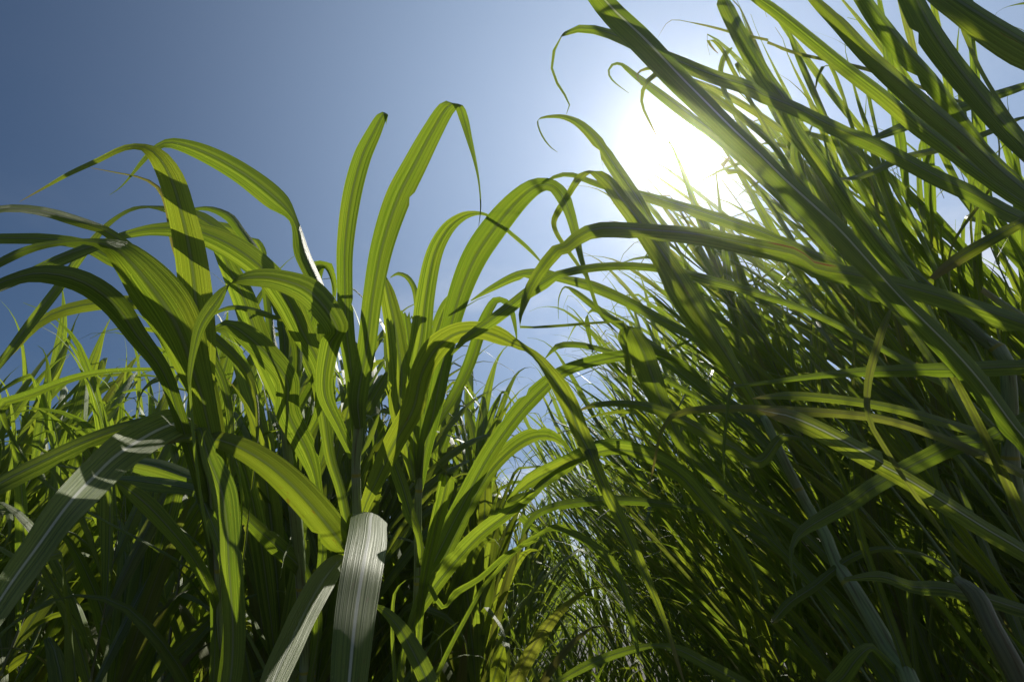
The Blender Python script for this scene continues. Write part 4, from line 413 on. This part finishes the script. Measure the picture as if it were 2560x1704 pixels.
    (0.72, 'long horizontal leaf with a rust scar along its upper edge', 0, 0, [(0.6272,0.5847,1.2063,0.0036,-0.0006,0.0099),(0.5886,0.5735,1.215,0.0046,-0.0009,0.014),(0.5359,0.561,1.2264,0.0041,-0.0009,0.0136),(0.4834,0.549,1.2367,0.0035,-0.0009,0.0128),(0.4319,0.5381,1.2448,0.0029,-0.001,0.0125),(0.3812,0.5281,1.2512,0.0024,-0.001,0.0125),(0.3314,0.5192,1.2554,0.0036,-0.0008,0.0115),(0.3129,0.5085,1.2632,0.004,-0.0008,0.0123),(0.2564,0.4982,1.2703,0.0023,-0.001,0.012),(0.1968,0.4883,1.2765,0.0015,-0.001,0.0114),(0.1383,0.4813,1.277,0.0006,-0.0009,0.0103),(0.0959,0.4757,1.2749,-0.0005,-0.0009,0.0098),(0.0728,0.4734,1.2661,-0.0036,-0.0004,0.008),(0.0538,0.4752,1.2494,-0.0031,-0.0003,0.0064),(0.0517,0.4718,1.2516,-0.0045,0.0,0.0064),(0.0334,0.4808,1.2339,-0.0054,0.0006,0.0048),(0.0172,0.4928,1.2104,-0.0048,0.0009,0.003),(0.0083,0.5067,1.1875,-0.002,0.0005,0.0009),(0.0067,0.5173,1.1798,-0.0001,0.001,-0.0009),(0.122,0.5201,1.1876,-0.0,0.0008,-0.0007),(0.1214,0.5288,1.1838,-0.0003,0.0001,0.0001)]),
    (0.75, None, 0, 0, [(0.6594,0.547,1.3244,0.0038,-0.0003,0.0057),(0.5875,0.5187,1.3601,0.0056,-0.0004,0.0084),(0.538,0.4976,1.3817,0.0063,-0.0004,0.009),(0.4999,0.4796,1.397,0.0071,-0.0004,0.0099),(0.4627,0.4622,1.4114,0.0084,-0.0003,0.0112),(0.4164,0.4403,1.4345,0.0083,-0.0004,0.0113),(0.3712,0.4205,1.4535,0.008,-0.0004,0.0113),(0.3287,0.4024,1.476,0.0079,-0.0004,0.0109),(0.2897,0.3884,1.5034,0.0067,-0.0004,0.0097),(0.2664,0.3812,1.5176,0.0055,-0.0004,0.0082),(0.2469,0.3741,1.5315,0.0036,-0.0002,0.005)]),
    (0.85, None, 0, 0, [(0.5905,0.4993,1.3298,0.0081,0.0003,0.0102),(0.5374,0.4715,1.3512,0.0113,0.0004,0.014),(0.4862,0.4437,1.3728,0.0109,0.0004,0.0138),(0.4378,0.4192,1.3905,0.0102,0.0002,0.0136),(0.3928,0.3972,1.4091,0.0093,0.0003,0.0119),(0.3582,0.3781,1.4218,0.009,0.0005,0.0104),(0.3276,0.361,1.4415,0.0082,0.0005,0.0094),(0.3006,0.3482,1.4584,0.0059,0.0004,0.0065),(0.2828,0.3371,1.4719,0.0041,0.0004,0.0039)]),
    (0.9, None, 0, 0, [(0.6802,0.5755,1.4226,0.0057,-0.0,0.0067),(0.6222,0.5456,1.4528,0.0095,0.0002,0.01),(0.5773,0.5165,1.4817,0.0117,0.0007,0.0105),(0.5312,0.487,1.5176,0.0122,0.0005,0.0118),(0.4893,0.464,1.5438,0.0126,0.0004,0.0127),(0.4509,0.4397,1.5664,0.0128,0.0007,0.0117),(0.4143,0.4134,1.5802,0.0103,0.0005,0.0096),(0.3851,0.3935,1.5815,0.0077,0.0002,0.0079)]),
    (0.95, None, 0, 0, [(0.5184,0.4201,1.309,0.0081,-0.0,0.0076),(0.4815,0.3977,1.3309,0.0114,-0.0,0.0107),(0.4473,0.3766,1.3503,0.012,0.0,0.011),(0.4163,0.3579,1.3761,0.0129,0.0003,0.011),(0.3908,0.3402,1.3998,0.0144,0.0009,0.0102),(0.3812,0.332,1.4379,0.0142,0.0012,0.0091),(0.3745,0.3264,1.471,0.0107,0.0009,0.0069)]),
    (0.98, None, 0, 0, [(0.4073,0.2821,1.2714,0.007,-0.0013,0.0119),(0.3809,0.2747,1.2861,0.0096,-0.0018,0.0168),(0.3632,0.2715,1.301,0.0097,-0.0018,0.0169),(0.3516,0.273,1.3246,0.0098,-0.0016,0.016),(0.3509,0.2833,1.3661,0.0106,-0.0013,0.015),(0.3514,0.2953,1.4219,0.009,-0.0009,0.0118)]),
    (0.9, None, 0, 0, [(0.8445,0.6149,1.6757,-0.0014,0.0004,0.0064),(0.778,0.6134,1.6534,-0.0022,0.0006,0.0087),(0.7129,0.6143,1.6265,-0.0028,0.0007,0.0094),(0.6465,0.6155,1.5989,-0.0027,0.0007,0.0093),(0.6037,0.6098,1.5786,-0.0026,0.0007,0.0092),(0.5628,0.6023,1.5556,-0.0027,0.0007,0.008),(0.523,0.5953,1.5316,-0.0018,0.0004,0.005),(0.4995,0.5853,1.5134,-0.0012,0.0003,0.0032)]),
    (0.85, None, 0, 0, [(0.8616,0.6761,1.6656,-0.0011,0.0014,0.0038),(0.785,0.6725,1.6287,-0.0015,0.002,0.0056),(0.6967,0.6697,1.5901,-0.0016,0.0026,0.0075),(0.6047,0.6551,1.5526,-0.002,0.0029,0.0083),(0.5139,0.6379,1.4982,-0.0016,0.0024,0.0069),(0.4542,0.6093,1.4664,-0.0002,0.0009,0.0027)]),
    (0.7, None, 0, 0, [(0.477,0.3915,1.233,-0.001,0.002,0.0034),(0.45,0.3975,1.2211,-0.0015,0.0029,0.0047),(0.4221,0.4043,1.2078,-0.0019,0.0033,0.0054),(0.3985,0.4211,1.1969,-0.0022,0.0036,0.0055),(0.3834,0.4375,1.1867,-0.001,0.0015,0.0022)]),
    (0.5, None, 0, 0, [(0.6435,0.6017,1.173,0.0001,-0.0007,0.006),(0.5885,0.5957,1.1711,-0.0002,-0.0009,0.0097),(0.5197,0.5913,1.1662,-0.0003,-0.0007,0.0097),(0.4515,0.5863,1.1625,-0.0002,-0.0003,0.008),(0.3972,0.5771,1.1567,-0.0003,0.0,0.0063),(0.3437,0.5674,1.1487,-0.0003,0.0002,0.004),(0.292,0.5587,1.1387,-0.0003,0.0003,0.0028),(0.2434,0.5527,1.1301,-0.0002,0.0003,0.0021),(0.2332,0.5469,1.128,-0.0004,0.0003,0.0021),(0.2253,0.5429,1.1223,-0.0017,0.0008,0.0014),(0.2198,0.5429,1.1087,-0.0017,0.0009,0.0008),(0.2147,0.5499,1.0814,-0.0014,0.0008,0.0005),(0.2103,0.5579,1.052,-0.0013,0.0007,0.0004),(0.2093,0.5644,1.0258,-0.0004,0.0002,0.0001)]),
    (0.32, 'shaded leaf with a bright white midrib slanting down to the right edge', 0, 0, [(0.6267,0.7093,0.9617,0.0036,0.0003,0.0059),(0.5744,0.6757,0.9797,0.0057,0.0004,0.0101),(0.5101,0.6404,1.0008,0.0054,0.0003,0.0099),(0.4532,0.6079,1.0205,0.0052,0.0003,0.0094),(0.4028,0.582,1.0393,0.0045,0.0002,0.0087),(0.3543,0.5579,1.0546,0.0047,0.0003,0.0081),(0.3629,0.5484,1.0453,0.006,0.0005,0.0097),(0.3222,0.5291,1.0591,0.0048,0.0002,0.0102),(0.2829,0.5108,1.0709,0.0039,0.0,0.0095),(0.2566,0.5013,1.0775,0.0025,-0.0001,0.0086),(0.2394,0.4964,1.0792,0.001,-0.0001,0.0049),(0.2249,0.4915,1.0808,0.0002,-0.0,0.0007)]),
    (0.42, None, 0, 0, [(0.6487,0.6999,1.1123,0.0008,0.0006,0.0042),(0.583,0.6798,1.1188,0.0014,0.001,0.0066),(0.5196,0.6585,1.1274,0.0018,0.0012,0.0076),(0.4584,0.638,1.1347,0.0013,0.0011,0.0069),(0.4075,0.6203,1.1364,0.0008,0.0009,0.006),(0.3585,0.6039,1.1356,0.0005,0.0008,0.0059),(0.3113,0.5886,1.1326,0.0001,0.0007,0.0053),(0.2781,0.5751,1.126,-0.0002,0.0004,0.0031),(0.2536,0.5621,1.1185,-0.0001,0.0001,0.0005)]),
    (0.4, None, 0, 0, [(0.6652,0.6608,1.1449,-0.0017,0.0,0.0044),(0.6245,0.662,1.129,-0.0033,0.0,0.0078),(0.5687,0.6677,1.1043,-0.0032,-0.0001,0.0098),(0.5364,0.6629,1.1002,-0.0029,-0.0002,0.0108),(0.4882,0.6553,1.0812,-0.0041,0.0001,0.0095),(0.4396,0.6453,1.0603,-0.004,0.0001,0.0086),(0.4015,0.6333,1.0431,-0.0043,0.0003,0.0077),(0.3667,0.6259,1.0237,-0.004,0.0002,0.0074),(0.3268,0.6215,1.0053,-0.0034,0.0002,0.0065),(0.2986,0.6151,0.9906,-0.0028,0.0003,0.0036),(0.285,0.6088,0.9777,-0.0021,0.0006,0.0011),(0.2788,0.6046,0.9655,-0.0017,0.0007,0.0004),(0.2753,0.6038,0.9469,-0.0012,0.0006,0.0001),(0.2757,0.6026,0.9288,-0.0004,0.0002,-0.0)]),
    (0.55, 'narrow yellowed blade hanging limp', 0, 0.2, [(0.4,0.5188,1.2035,-0.0006,0.0001,0.0003),(0.3929,0.5133,1.1953,-0.0018,0.0003,0.001),(0.3814,0.5118,1.1795,-0.0031,0.0006,0.0015),(0.3687,0.5145,1.1552,-0.0035,0.0007,0.0016),(0.3563,0.5176,1.1302,-0.0035,0.0008,0.0013),(0.3481,0.5197,1.1072,-0.0029,0.0008,0.0007),(0.3428,0.5191,1.0895,-0.0024,0.001,0.0001),(0.3427,0.5189,1.0711,-0.0019,0.0011,-0.0004),(0.3496,0.5212,1.054,-0.0018,0.0012,-0.0006),(0.3563,0.5233,1.0373,-0.0017,0.0011,-0.0006),(0.3602,0.5235,1.0243,-0.0015,0.0011,-0.0006),(0.3755,0.5313,1.0026,-0.0015,0.0011,-0.0006),(0.3952,0.5441,0.9775,-0.0012,0.0009,-0.0006),(0.4121,0.5531,0.9599,-0.0008,0.0007,-0.0005),(0.4248,0.5579,0.9505,-0.0001,0.0001,-0.0001)]),
    (0.9, None, 0, 0, [(0.648,0.5181,1.425,0.0044,0.0013,0.0044),(0.6129,0.4972,1.4661,0.0072,0.0023,0.0067),(0.5799,0.4732,1.5131,0.0077,0.0026,0.0061),(0.5537,0.4481,1.5448,0.007,0.0025,0.0047),(0.5282,0.4243,1.5564,0.0052,0.0016,0.0049),(0.4908,0.4029,1.563,0.0066,0.0018,0.0083)]),
    (0.6, None, 0, 0, [(0.78,0.7078,1.273,0.0016,0.0004,0.0054),(0.7097,0.6723,1.2693,0.0032,0.0008,0.0081),(0.6426,0.6332,1.2726,0.0043,0.0011,0.0083),(0.5789,0.5942,1.2756,0.0028,0.0007,0.0052)]),
  ]),
  ('rust-stained cane low in the right corner under the white-ribbed leaf', 'cane grass plants close to the camera',
   [(0.7549, 0.8296, -0.02, 0.0139), (0.7069, 0.8296, 0.386, 0.0133), (0.6349, 0.8296, 0.8578, 0.0127), (0.6281, 0.8346, 0.9067, 0.0121), (0.6296, 0.8454, 0.9443, 0.0115), (0.6253, 0.8647, 0.9651, 0.0054)], [
    (0.35, None, 0, 0, [(0.608,0.9385,0.8203,0.0014,-0.0005,0.0044),(0.5647,0.916,0.8313,0.0029,-0.0005,0.0061),(0.5226,0.8891,0.8512,0.004,-0.0002,0.0054),(0.4895,0.8635,0.8739,0.0028,-0.0,0.0033),(0.4745,0.8512,0.8814,0.0002,-0.0007,0.0054),(0.4577,0.8459,0.8753,-0.0052,-0.0001,0.0065),(0.4461,0.8556,0.8617,-0.0079,0.0004,0.0072),(0.4373,0.8726,0.845,-0.0078,0.0001,0.0085),(0.4252,0.8869,0.8335,-0.0049,-0.0003,0.0072)]),
    (0.3, None, 0, 0, [(0.4595,1.1793,0.7883,0.003,0.0007,0.0054),(0.4119,1.1475,0.8139,0.0041,0.0016,0.0085),(0.3656,1.1185,0.834,0.0042,0.0023,0.01),(0.3207,1.0899,0.8535,0.0037,0.0028,0.0093),(0.2772,1.0618,0.8719,0.0023,0.0021,0.008),(0.2374,1.0393,0.8795,0.0001,0.0008,0.0035),(0.1941,1.0226,0.8755,-0.001,0.0013,0.0055),(0.1443,1.0218,0.8623,-0.0019,0.0011,0.0064),(0.1072,1.0216,0.848,-0.0027,0.0006,0.0061),(0.0611,1.0258,0.825,-0.0018,0.0001,0.0035)]),
    (0.6, None, 0, 0, [(0.7083,0.9728,0.9733,0.0035,0.0023,0.0068),(0.6559,0.952,1.0031,0.0018,0.0016,0.0059),(0.5799,0.9401,1.0154,0.0,0.0011,0.0046),(0.5287,0.9413,1.0019,-0.002,0.0016,0.0057),(0.4924,0.9468,0.9801,-0.0029,0.0018,0.0052),(0.4622,0.9484,0.9605,-0.0033,0.0022,0.0062),(0.4231,0.9509,0.9391,-0.0036,0.0022,0.006),(0.3962,0.9542,0.916,-0.0031,0.0018,0.0041),(0.3881,0.948,0.9117,-0.0008,0.0005,0.0012)]),
    (0.5, None, 0, 0, [(0.8071,0.9449,0.9179,0.0012,0.0009,0.0054),(0.75,0.9212,0.9276,0.0026,0.0017,0.0106),(0.6781,0.8947,0.9428,0.0023,0.0016,0.0104),(0.608,0.8706,0.9535,0.0014,0.0016,0.0109),(0.5529,0.8515,0.9543,0.0015,0.0014,0.0091),(0.4996,0.8268,0.9661,0.0007,0.0011,0.0075),(0.4379,0.8106,0.9611,-0.0001,0.0003,0.002)]),
  ]),
]
def build_near(label, group, stalk, leaves):
    root = Vector(stalk[0][:3]); root.z = 0
    t = thing('cane_plant', label, 'cane plant', root, group)
    brown = 'stain' in label
    mb = MB(); loc = [(p[0] - root.x, p[1] - root.y, p[2] - root.z, p[3]) for p in stalk]
    tube(mb, loc, 70, 14); link('stalk', mb.mesh('stalk', M_STALK_BROWN if brown else M_STALK), t)
    S, L = catmull(loc, 101)
    for att, lab, cut, dry, P in leaves:
        P = [(p[0] - root.x, p[1] - root.y, p[2] - root.z, p[3], p[4], p[5]) for p in P]
        k = int((att if att is not None else .6) * 100); s = Vector(S[k][:3]); d = (Vector(S[min(k + 4, 100)][:3]) - Vector(S[max(k - 4, 0)][:3])).normalized()
        b = Vector(P[0][:3]); a = Vector(P[0][3:6]); gap = (b - s).length
        if gap > .02:                                   # the sheath end that grips the stalk
            e = (b - Vector(P[1][:3])).normalized()
            c1 = s + d * gap * .35; c2 = b + e * gap * .35; pre = []
            an = a.normalized() * max(S[k][3] * .9, .006)
            for q in ((0, .33, .66) if gap > .12 else (0, .5)):
                p = s * (1-q)**3 + c1 * 3*q*(1-q)**2 + c2 * 3*q*q*(1-q) + b * q**3
                w = an.lerp(a, q); pre.append((*p, *w))
            P = pre + P
        n = 44 if len(P) < 12 else 70
        mb = MB(); blade(mb, P, n, 7, fold=-.24 if lab and 'folded' in lab else rnd.uniform(.15, .42), wave=rnd.uniform(.04, .13), cut=bool(cut))
        o = link('leaf', mb.mesh('leaf', M_DRY if dry > .4 else M_YELLOW if dry > .1 else M_RIBBED if lab and 'rib' in lab else M_SCAR if lab and 'scar' in lab else M_LEAF), t)
        if lab: o['label'] = lab
for p in PLANTS: build_near(*p)

# ------------------------------------------------------------------ the stand of cane grass behind them
def grown_leaf(mb, rg, base, az, el, length, width, droop, kink=None, seg=16, across=3, twist=0.0, tail=True):
    """a blade that starts at elevation el towards az and bends down under its own weight"""
    P = []; p = Vector(base); e = el; n = 12; step = length / n; tw = twist * rg.uniform(-1, 1)
    hook = rg.uniform(.05, .7)
    for i in range(n + 1):
        t = i / n
        d = Vector((math.cos(e) * math.sin(az), math.cos(e) * math.cos(az), math.sin(e)))
        s = Vector((math.cos(az), -math.sin(az), 0)); up = s.cross(d)
        a = s * math.cos(tw * t * 1.6) + up * math.sin(tw * t * 1.6)
        w = width * min(1, .38 + t * 2.6) / 2
        w *= 1 - .86 * max(0, min(1, (t - .4) / .42)) ** 1.3 if t < .82 else .14 * (1 - (t - .82) / .18) + .01
        P.append((*p, *(a * max(w, .0007))))
        p = p + d * step * (1 if t < .8 else .8)
        e -= droop * (.12 + 1.9 * t * t) * step
        if kink is not None and abs(t - kink) < .5 / n: e -= rg.uniform(.9, 1.7)
        if t > .66: e -= hook * .38
        e = max(e, -1.75); az += rg.uniform(-.06, .06) * (1 if t < .65 else 3)
    blade(mb, P, seg, across, fold=.3, wave=.06, rg=rg)
def grown_plant(seed, height, lean, nleaf, llen, lwid, spread, droop, rad=.011, kinks=.22):
    """returns the meshes of one shoot: stalk and a list of leaves, growing from the origin, leaning towards -x"""
    rg = random.Random(seed); n = 7; path = []
    for i in range(n + 1):
        t = i / n; a = lean * (.55 + .45 * t)
        path.append((-math.sin(a) * height * t, rg.uniform(-.015, .015) + .05 * math.sin(seed) * t, math.cos(a) * height * t - .02, rad * (1 - .93 * t)))
    mb = MB(); tube(mb, path, 26, 7); stalk = mb.mesh('stalk', M_STALK if seed % 4 else M_STALK_BROWN)
    S, L = catmull(path, 51); leaves = []; plane = rg.uniform(0, 6.28)
    for k in range(nleaf):
        f = .22 + .78 * (k / (nleaf - 1)) ** .8
        i = min(50, int(f * 50)); s = Vector(S[i][:3]); d = (Vector(S[min(50, i + 2)][:3]) - Vector(S[max(0, i - 3)][:3])).normalized()
        az = plane + (k % 2) * math.pi + rg.uniform(-.5, .5)
        opening = spread * rg.uniform(.6, 1.25) * (1.25 - .75 * f)
        h = Vector((math.sin(az), math.cos(az), 0)); dd = (d * math.cos(opening) + h * math.sin(opening)).normalized()
        a2 = math.atan2(dd.x, dd.y); e2 = math.asin(max(-1, min(1, dd.z)))
        m = MB(); top = f > .9
        grown_leaf(m, rg, s, a2, e2, llen * rg.uniform(.7, 1.15) * (1 - .25 * max(0, f - .85) / .15), lwid * rg.uniform(.7, 1.15) * (.85 if top else 1),
                   droop * rg.uniform(.55, 1.5) * (.7 if top else 1), kink=rg.uniform(.45, .8) if rg.random() < kinks else None, twist=1.0)
        mat = M_DRY if (f < .42 and rg.random() < .14) else M_YELLOW if rg.random() < .12 else M_LEAF
        leaves.append((m, mat))
    return stalk, leaves
def joined(leaves):
    mb = MB()
    for m, _ in leaves:
        b = len(mb.v); mb.v += m.v; mb.f += [tuple(i + b for i in f) for f in m.f]; mb.uv += m.uv; mb.uv2 += m.uv2
    return mb.mesh('foliage', M_LEAF)
class Kind:
    """a clump of shoots from one root: stalks, leaves, and the leaves joined for plants too far off to show them singly"""
    def __init__(s, seed, shoots, height, lean, *a, **k):
        rg = random.Random(seed * 7); s.stalks = []; s.leaves = []; allm = []
        for q in range(shoots):
            stalk, lv = grown_plant(seed * 10 + q, height * (1 - .13 * q), lean + rg.uniform(-.08, .08), *a, **k)
            off = Vector((rg.uniform(-.07, .07), rg.uniform(-.07, .07), 0)) if q else Vector()
            stalk.transform(Matrix.Translation(off)); s.stalks.append(stalk)
            for m, mat in lv:
                m.v = [v + off for v in m.v]
                s.leaves.append(m.mesh('leaf', mat)); allm.append((m, mat))
        s.foliage = joined(allm)
LEFT_KINDS = [Kind(20 + i, 2 + i % 2, 1.72 + .12 * (i % 4), .05 + .05 * (i % 3), 13, .95, .066, .52, 2.1, kinks=.5) for i in range(8)]
RIGHT_KINDS = [Kind(60 + i, 3, 2.35 + .14 * (i % 5), .36 + .09 * (i % 3), 15, 1.0, .031, .46, 1.0) for i in range(10)]
LOW_KINDS = [Kind(90 + i, 2, 1.0 + .1 * (i % 3), .15, 11, .8, .038, .75, 2.0) for i in range(6)]
def plant(kind, x, y, rz, sc, label, group, detail):
    sc = fit(kind, x, y, rz, sc, min(.55, sc - .02))
    if sc is None: return None
    t = thing('cane_plant', label, 'cane plant', (x, y, 0), group)
    t.rotation_euler = (rnd.uniform(-.05, .05), rnd.uniform(-.05, .05), rz); t.scale = (sc,) * 3
    for me in kind.stalks: link('stalk', me, t)
    if detail:
        for me in kind.leaves: link('leaf', me, t)
    else: link('foliage', kind.foliage, t)
    return t
# the lane between the stands runs off from the camera a little to the right
def lane_x(y): return .02 + .10 * y
taken = []
def free(x, y, dmin):
    for a, b in taken:
        if (a - x) ** 2 + (b - y) ** 2 < dmin * dmin: return False
    taken.append((x, y)); return True
for p in PLANTS: taken.append(tuple(p[2][0][:2]))
# how high the stand reaches over the horizon, seen from the path: (bearing in degrees, elevation in degrees)
SKYLINE = [(-60, 27), (-42, 26), (-32, 28), (-25, 31), (-20, 34), (-13, 34), (-8, 29), (-5, 26), (0, 25), (3, 24), (6, 26), (11, 33), (16, 40), (21, 46), (25, 54), (29, 64), (33, 80), (90, 85)]
GAP = (2, 7, 5, 18)         # the opening between the stands through which the sky shows
def skyline(az):
    for (a, e), (a2, e2) in zip(SKYLINE, SKYLINE[1:]):
        if a <= az <= a2: return e + (e2 - e) * (az - a) / (a2 - a)
    return 30
def fit(kind, x, y, rz, sc, lowest=.55):
    """the largest growth at which a plant stays under the stand's outline, or None"""
    vs = kind.foliage.vertices; M = Matrix.Rotation(rz, 4, 'Z'); pts = [M @ vs[i].co for i in range(0, len(vs), 9)]
    while sc > lowest:
        bad = 0
        for p in pts:
            px, py, pz = x + p.x * sc, y + p.y * sc, p.z * sc - .9
            dist = math.hypot(px, py)
            if dist < .45 and pz > -.5: bad += 9
            if py > 0 and dist < 4.3 and GAP[0] < math.degrees(math.atan2(px, py)) < GAP[1] and GAP[2] < math.degrees(math.atan2(pz, dist)) < GAP[3]: bad += .22
            if py > 0 and math.degrees(math.atan2(pz, dist)) > skyline(math.degrees(math.atan2(px, py))): bad += 1
        if bad <= len(pts) * .012: return sc
        sc -= .06
    return None
def scatter(n, box, keep, dmin, put):
    c = 0
    for _ in range(n * 40):
        if c >= n: break
        x, y = rnd.uniform(box[0], box[1]), rnd.uniform(box[2], box[3])
        if keep(x, y) and free(x, y, dmin):
            if put(x, y): c += 1
            else: taken.pop()
    return c
def bearing(x, y): return math.degrees(math.atan2(x, y))
def left_words(x, y):
    b = bearing(x, y)
    place = ('beyond the arching leaves at the left edge' if b < -33 else 'seen behind the left cane' if b < -24 else
             'between the left cane and the centre cane' if b < -14 else 'seen behind the two centre canes' if b < -4 else 'at the left side of the bright gap')
    row, kind = ('front row', 'broad-leaved upright plant') if y < 2.9 else ('second row', 'smaller upright plant') if y < 4.1 else ('back row', 'small distant plant')
    return '%s, %s, %s' % (kind, row, place), '%s plants %s' % (row, place)
def right_words(x, y):
    b = bearing(x, y)
    place = ('at the right side of the bright gap' if b < 17 else 'below the sun' if b < 27 else 'behind the leaning stalk at the lower right' if b < 38 else 'behind the shaded leaves at the right edge')
    row, kind = ('front row', 'tall narrow-leaved plant leaning left') if y < 2.3 else ('second row', 'leaning narrow-leaved plant') if y < 3.6 else ('back row', 'thin distant leaning plant')
    return '%s, %s %s' % (kind, row, place), '%s leaning plants %s' % (row, place)
def low_words(x, y):
    b = bearing(x, y)
    place = ('at the lower left' if b < -22 else 'under the centre canes' if b < 0 else 'under the bright gap' if b < 14 else 'at the lower right')
    row = 'nearer' if y < 2.4 else 'farther'
    return '%s short plant in the dark undergrowth %s' % (row, place), '%s short plants %s' % (row, place)
def put(kinds, turn, lo, hi, words, full):
    def f(x, y):
        lab, grp = words(x, y)
        return plant(rnd.choice(kinds), x, y, rnd.uniform(-turn, turn), rnd.uniform(lo, hi), lab, grp, y < full)
    return f
def in_lane(x, y, w): return abs(x - lane_x(y)) < w
scatter(6, (-.95, -.45, 1.25, 1.75), lambda x, y: True, .14, put(LEFT_KINDS, 3.14, .8, .95, left_words, 9))
scatter(3, (-.4, .0, 1.8, 2.1), lambda x, y: x < lane_x(y) - .2, .14, put(LEFT_KINDS, 3.14, .74, .9, left_words, 9))
scatter(22, (-3.0, .1, 1.75, 2.9), lambda x, y: x < lane_x(y) - .3 and abs(x) < y * 1.1, .17, put(LEFT_KINDS, 3.14, .74, .92, left_words, 9))
scatter(66, (-5.5, .3, 2.9, 5.5), lambda x, y: x < lane_x(y) - .36 and abs(x) < y * 1.15, .2, put(LEFT_KINDS, 3.14, .85, 1.05, left_words, 3.4))
scatter(12, (.8, 2.6, 1.05, 1.9), lambda x, y: x > y * .5 and x < y * 1.25 + .5, .15, put(RIGHT_KINDS, 1.0, .9, 1.08, right_words, 9))
scatter(28, (.7, 3.2, 1.75, 2.7), lambda x, y: x > lane_x(y) + .48 and x < y * 1.25 + .5, .17, put(RIGHT_KINDS, .9, .85, 1.05, right_words, 2.2))
scatter(76, (.6, 6, 2.6, 5.6), lambda x, y: x > lane_x(y) + .46 and x < y * 1.25 + .3, .2, put(RIGHT_KINDS, .9, .85, 1.08, right_words, 3.0))
scatter(34, (-2.6, 3.4, 1.7, 3.8), lambda x, y: abs(x) < y * 1.1 and not in_lane(x, y, .3), .17, put(LOW_KINDS, 3.14, .5, .8, low_words, 2.0))
scatter(36, (-.2, 1.2, 1.5, 5.5), lambda x, y: in_lane(x, y, .4), .14, put(LOW_KINDS, 3.14, .5, .66, low_words, 2.0))
# everything beyond reads as one mass
far = MB()
def far_add(kind, x, y, rz, sc):
    M = Matrix.Translation((x, y, 0)) @ Matrix.Rotation(rz, 4, 'Z') @ Matrix.Scale(sc, 4)
    me = kind.foliage; b = len(far.v)
    far.v += [M @ v.co for v in me.vertices]; far.f += [tuple(i + b for i in p.vertices) for p in me.polygons]
    uvs = me.uv_layers[0].data
    u2 = me.uv_layers[1].data; far.uv2 += [tuple(tuple(u2[l].uv) for l in p.loop_indices) for p in me.polygons]
    far.uv += [tuple(tuple(uvs[l].uv) for l in p.loop_indices) for p in me.polygons]
for _ in range(230):
    y = rnd.uniform(5.2, 15); x = rnd.uniform(-1.15, 1.2) * y
    if in_lane(x, y, .34 if y < 8 else .1): continue
    k = rnd.choice(LEFT_KINDS if x < lane_x(y) else RIGHT_KINDS)
    rz = rnd.uniform(0, 6.28) if x < lane_x(y) else rnd.uniform(-.6, .6)
    sc = fit(k, x, y, rz, rnd.uniform(.85, 1.05))
    if sc: far_add(k, x, y, rz, sc)
fo = link('far_cane_field', far.mesh('far_cane_field', M_LEAF)); fo['kind'] = 'stuff'
fo['label'] = 'far cane grass at the end of the gap between the stands'; fo['category'] = 'cane field'

# ------------------------------------------------------------------ thin scattering volume, added to imitate lens glare around the sun
hz = bpy.data.meshes.new('glare_haze'); X, Y0, Y1, Z0, Z1 = 700, -700, 700, -1.2, 4.2
hz.from_pydata([(x, y, z) for z in (Z0, Z1) for y in (Y0, Y1) for x in (-X, X)], [], [(0, 2, 3, 1), (4, 5, 7, 6), (0, 1, 5, 4), (2, 6, 7, 3), (0, 4, 6, 2), (1, 3, 7, 5)])
hm = bpy.data.materials.new('glare_haze'); hm.use_nodes = True; ht = hm.node_tree; ht.nodes.clear()
vo = N(ht, 'ShaderNodeVolumePrincipled'); vo.inputs['Color'].default_value = (.98, .99, 1, 1); vo.inputs['Density'].default_value = .0045; vo.inputs['Anisotropy'].default_value = .91
ho = N(ht, 'ShaderNodeOutputMaterial'); ht.links.new(vo.outputs[0], ho.inputs['Volume'])
hz.materials.append(hm); glare_haze = link('glare_haze', hz); glare_haze['kind'] = 'stuff'
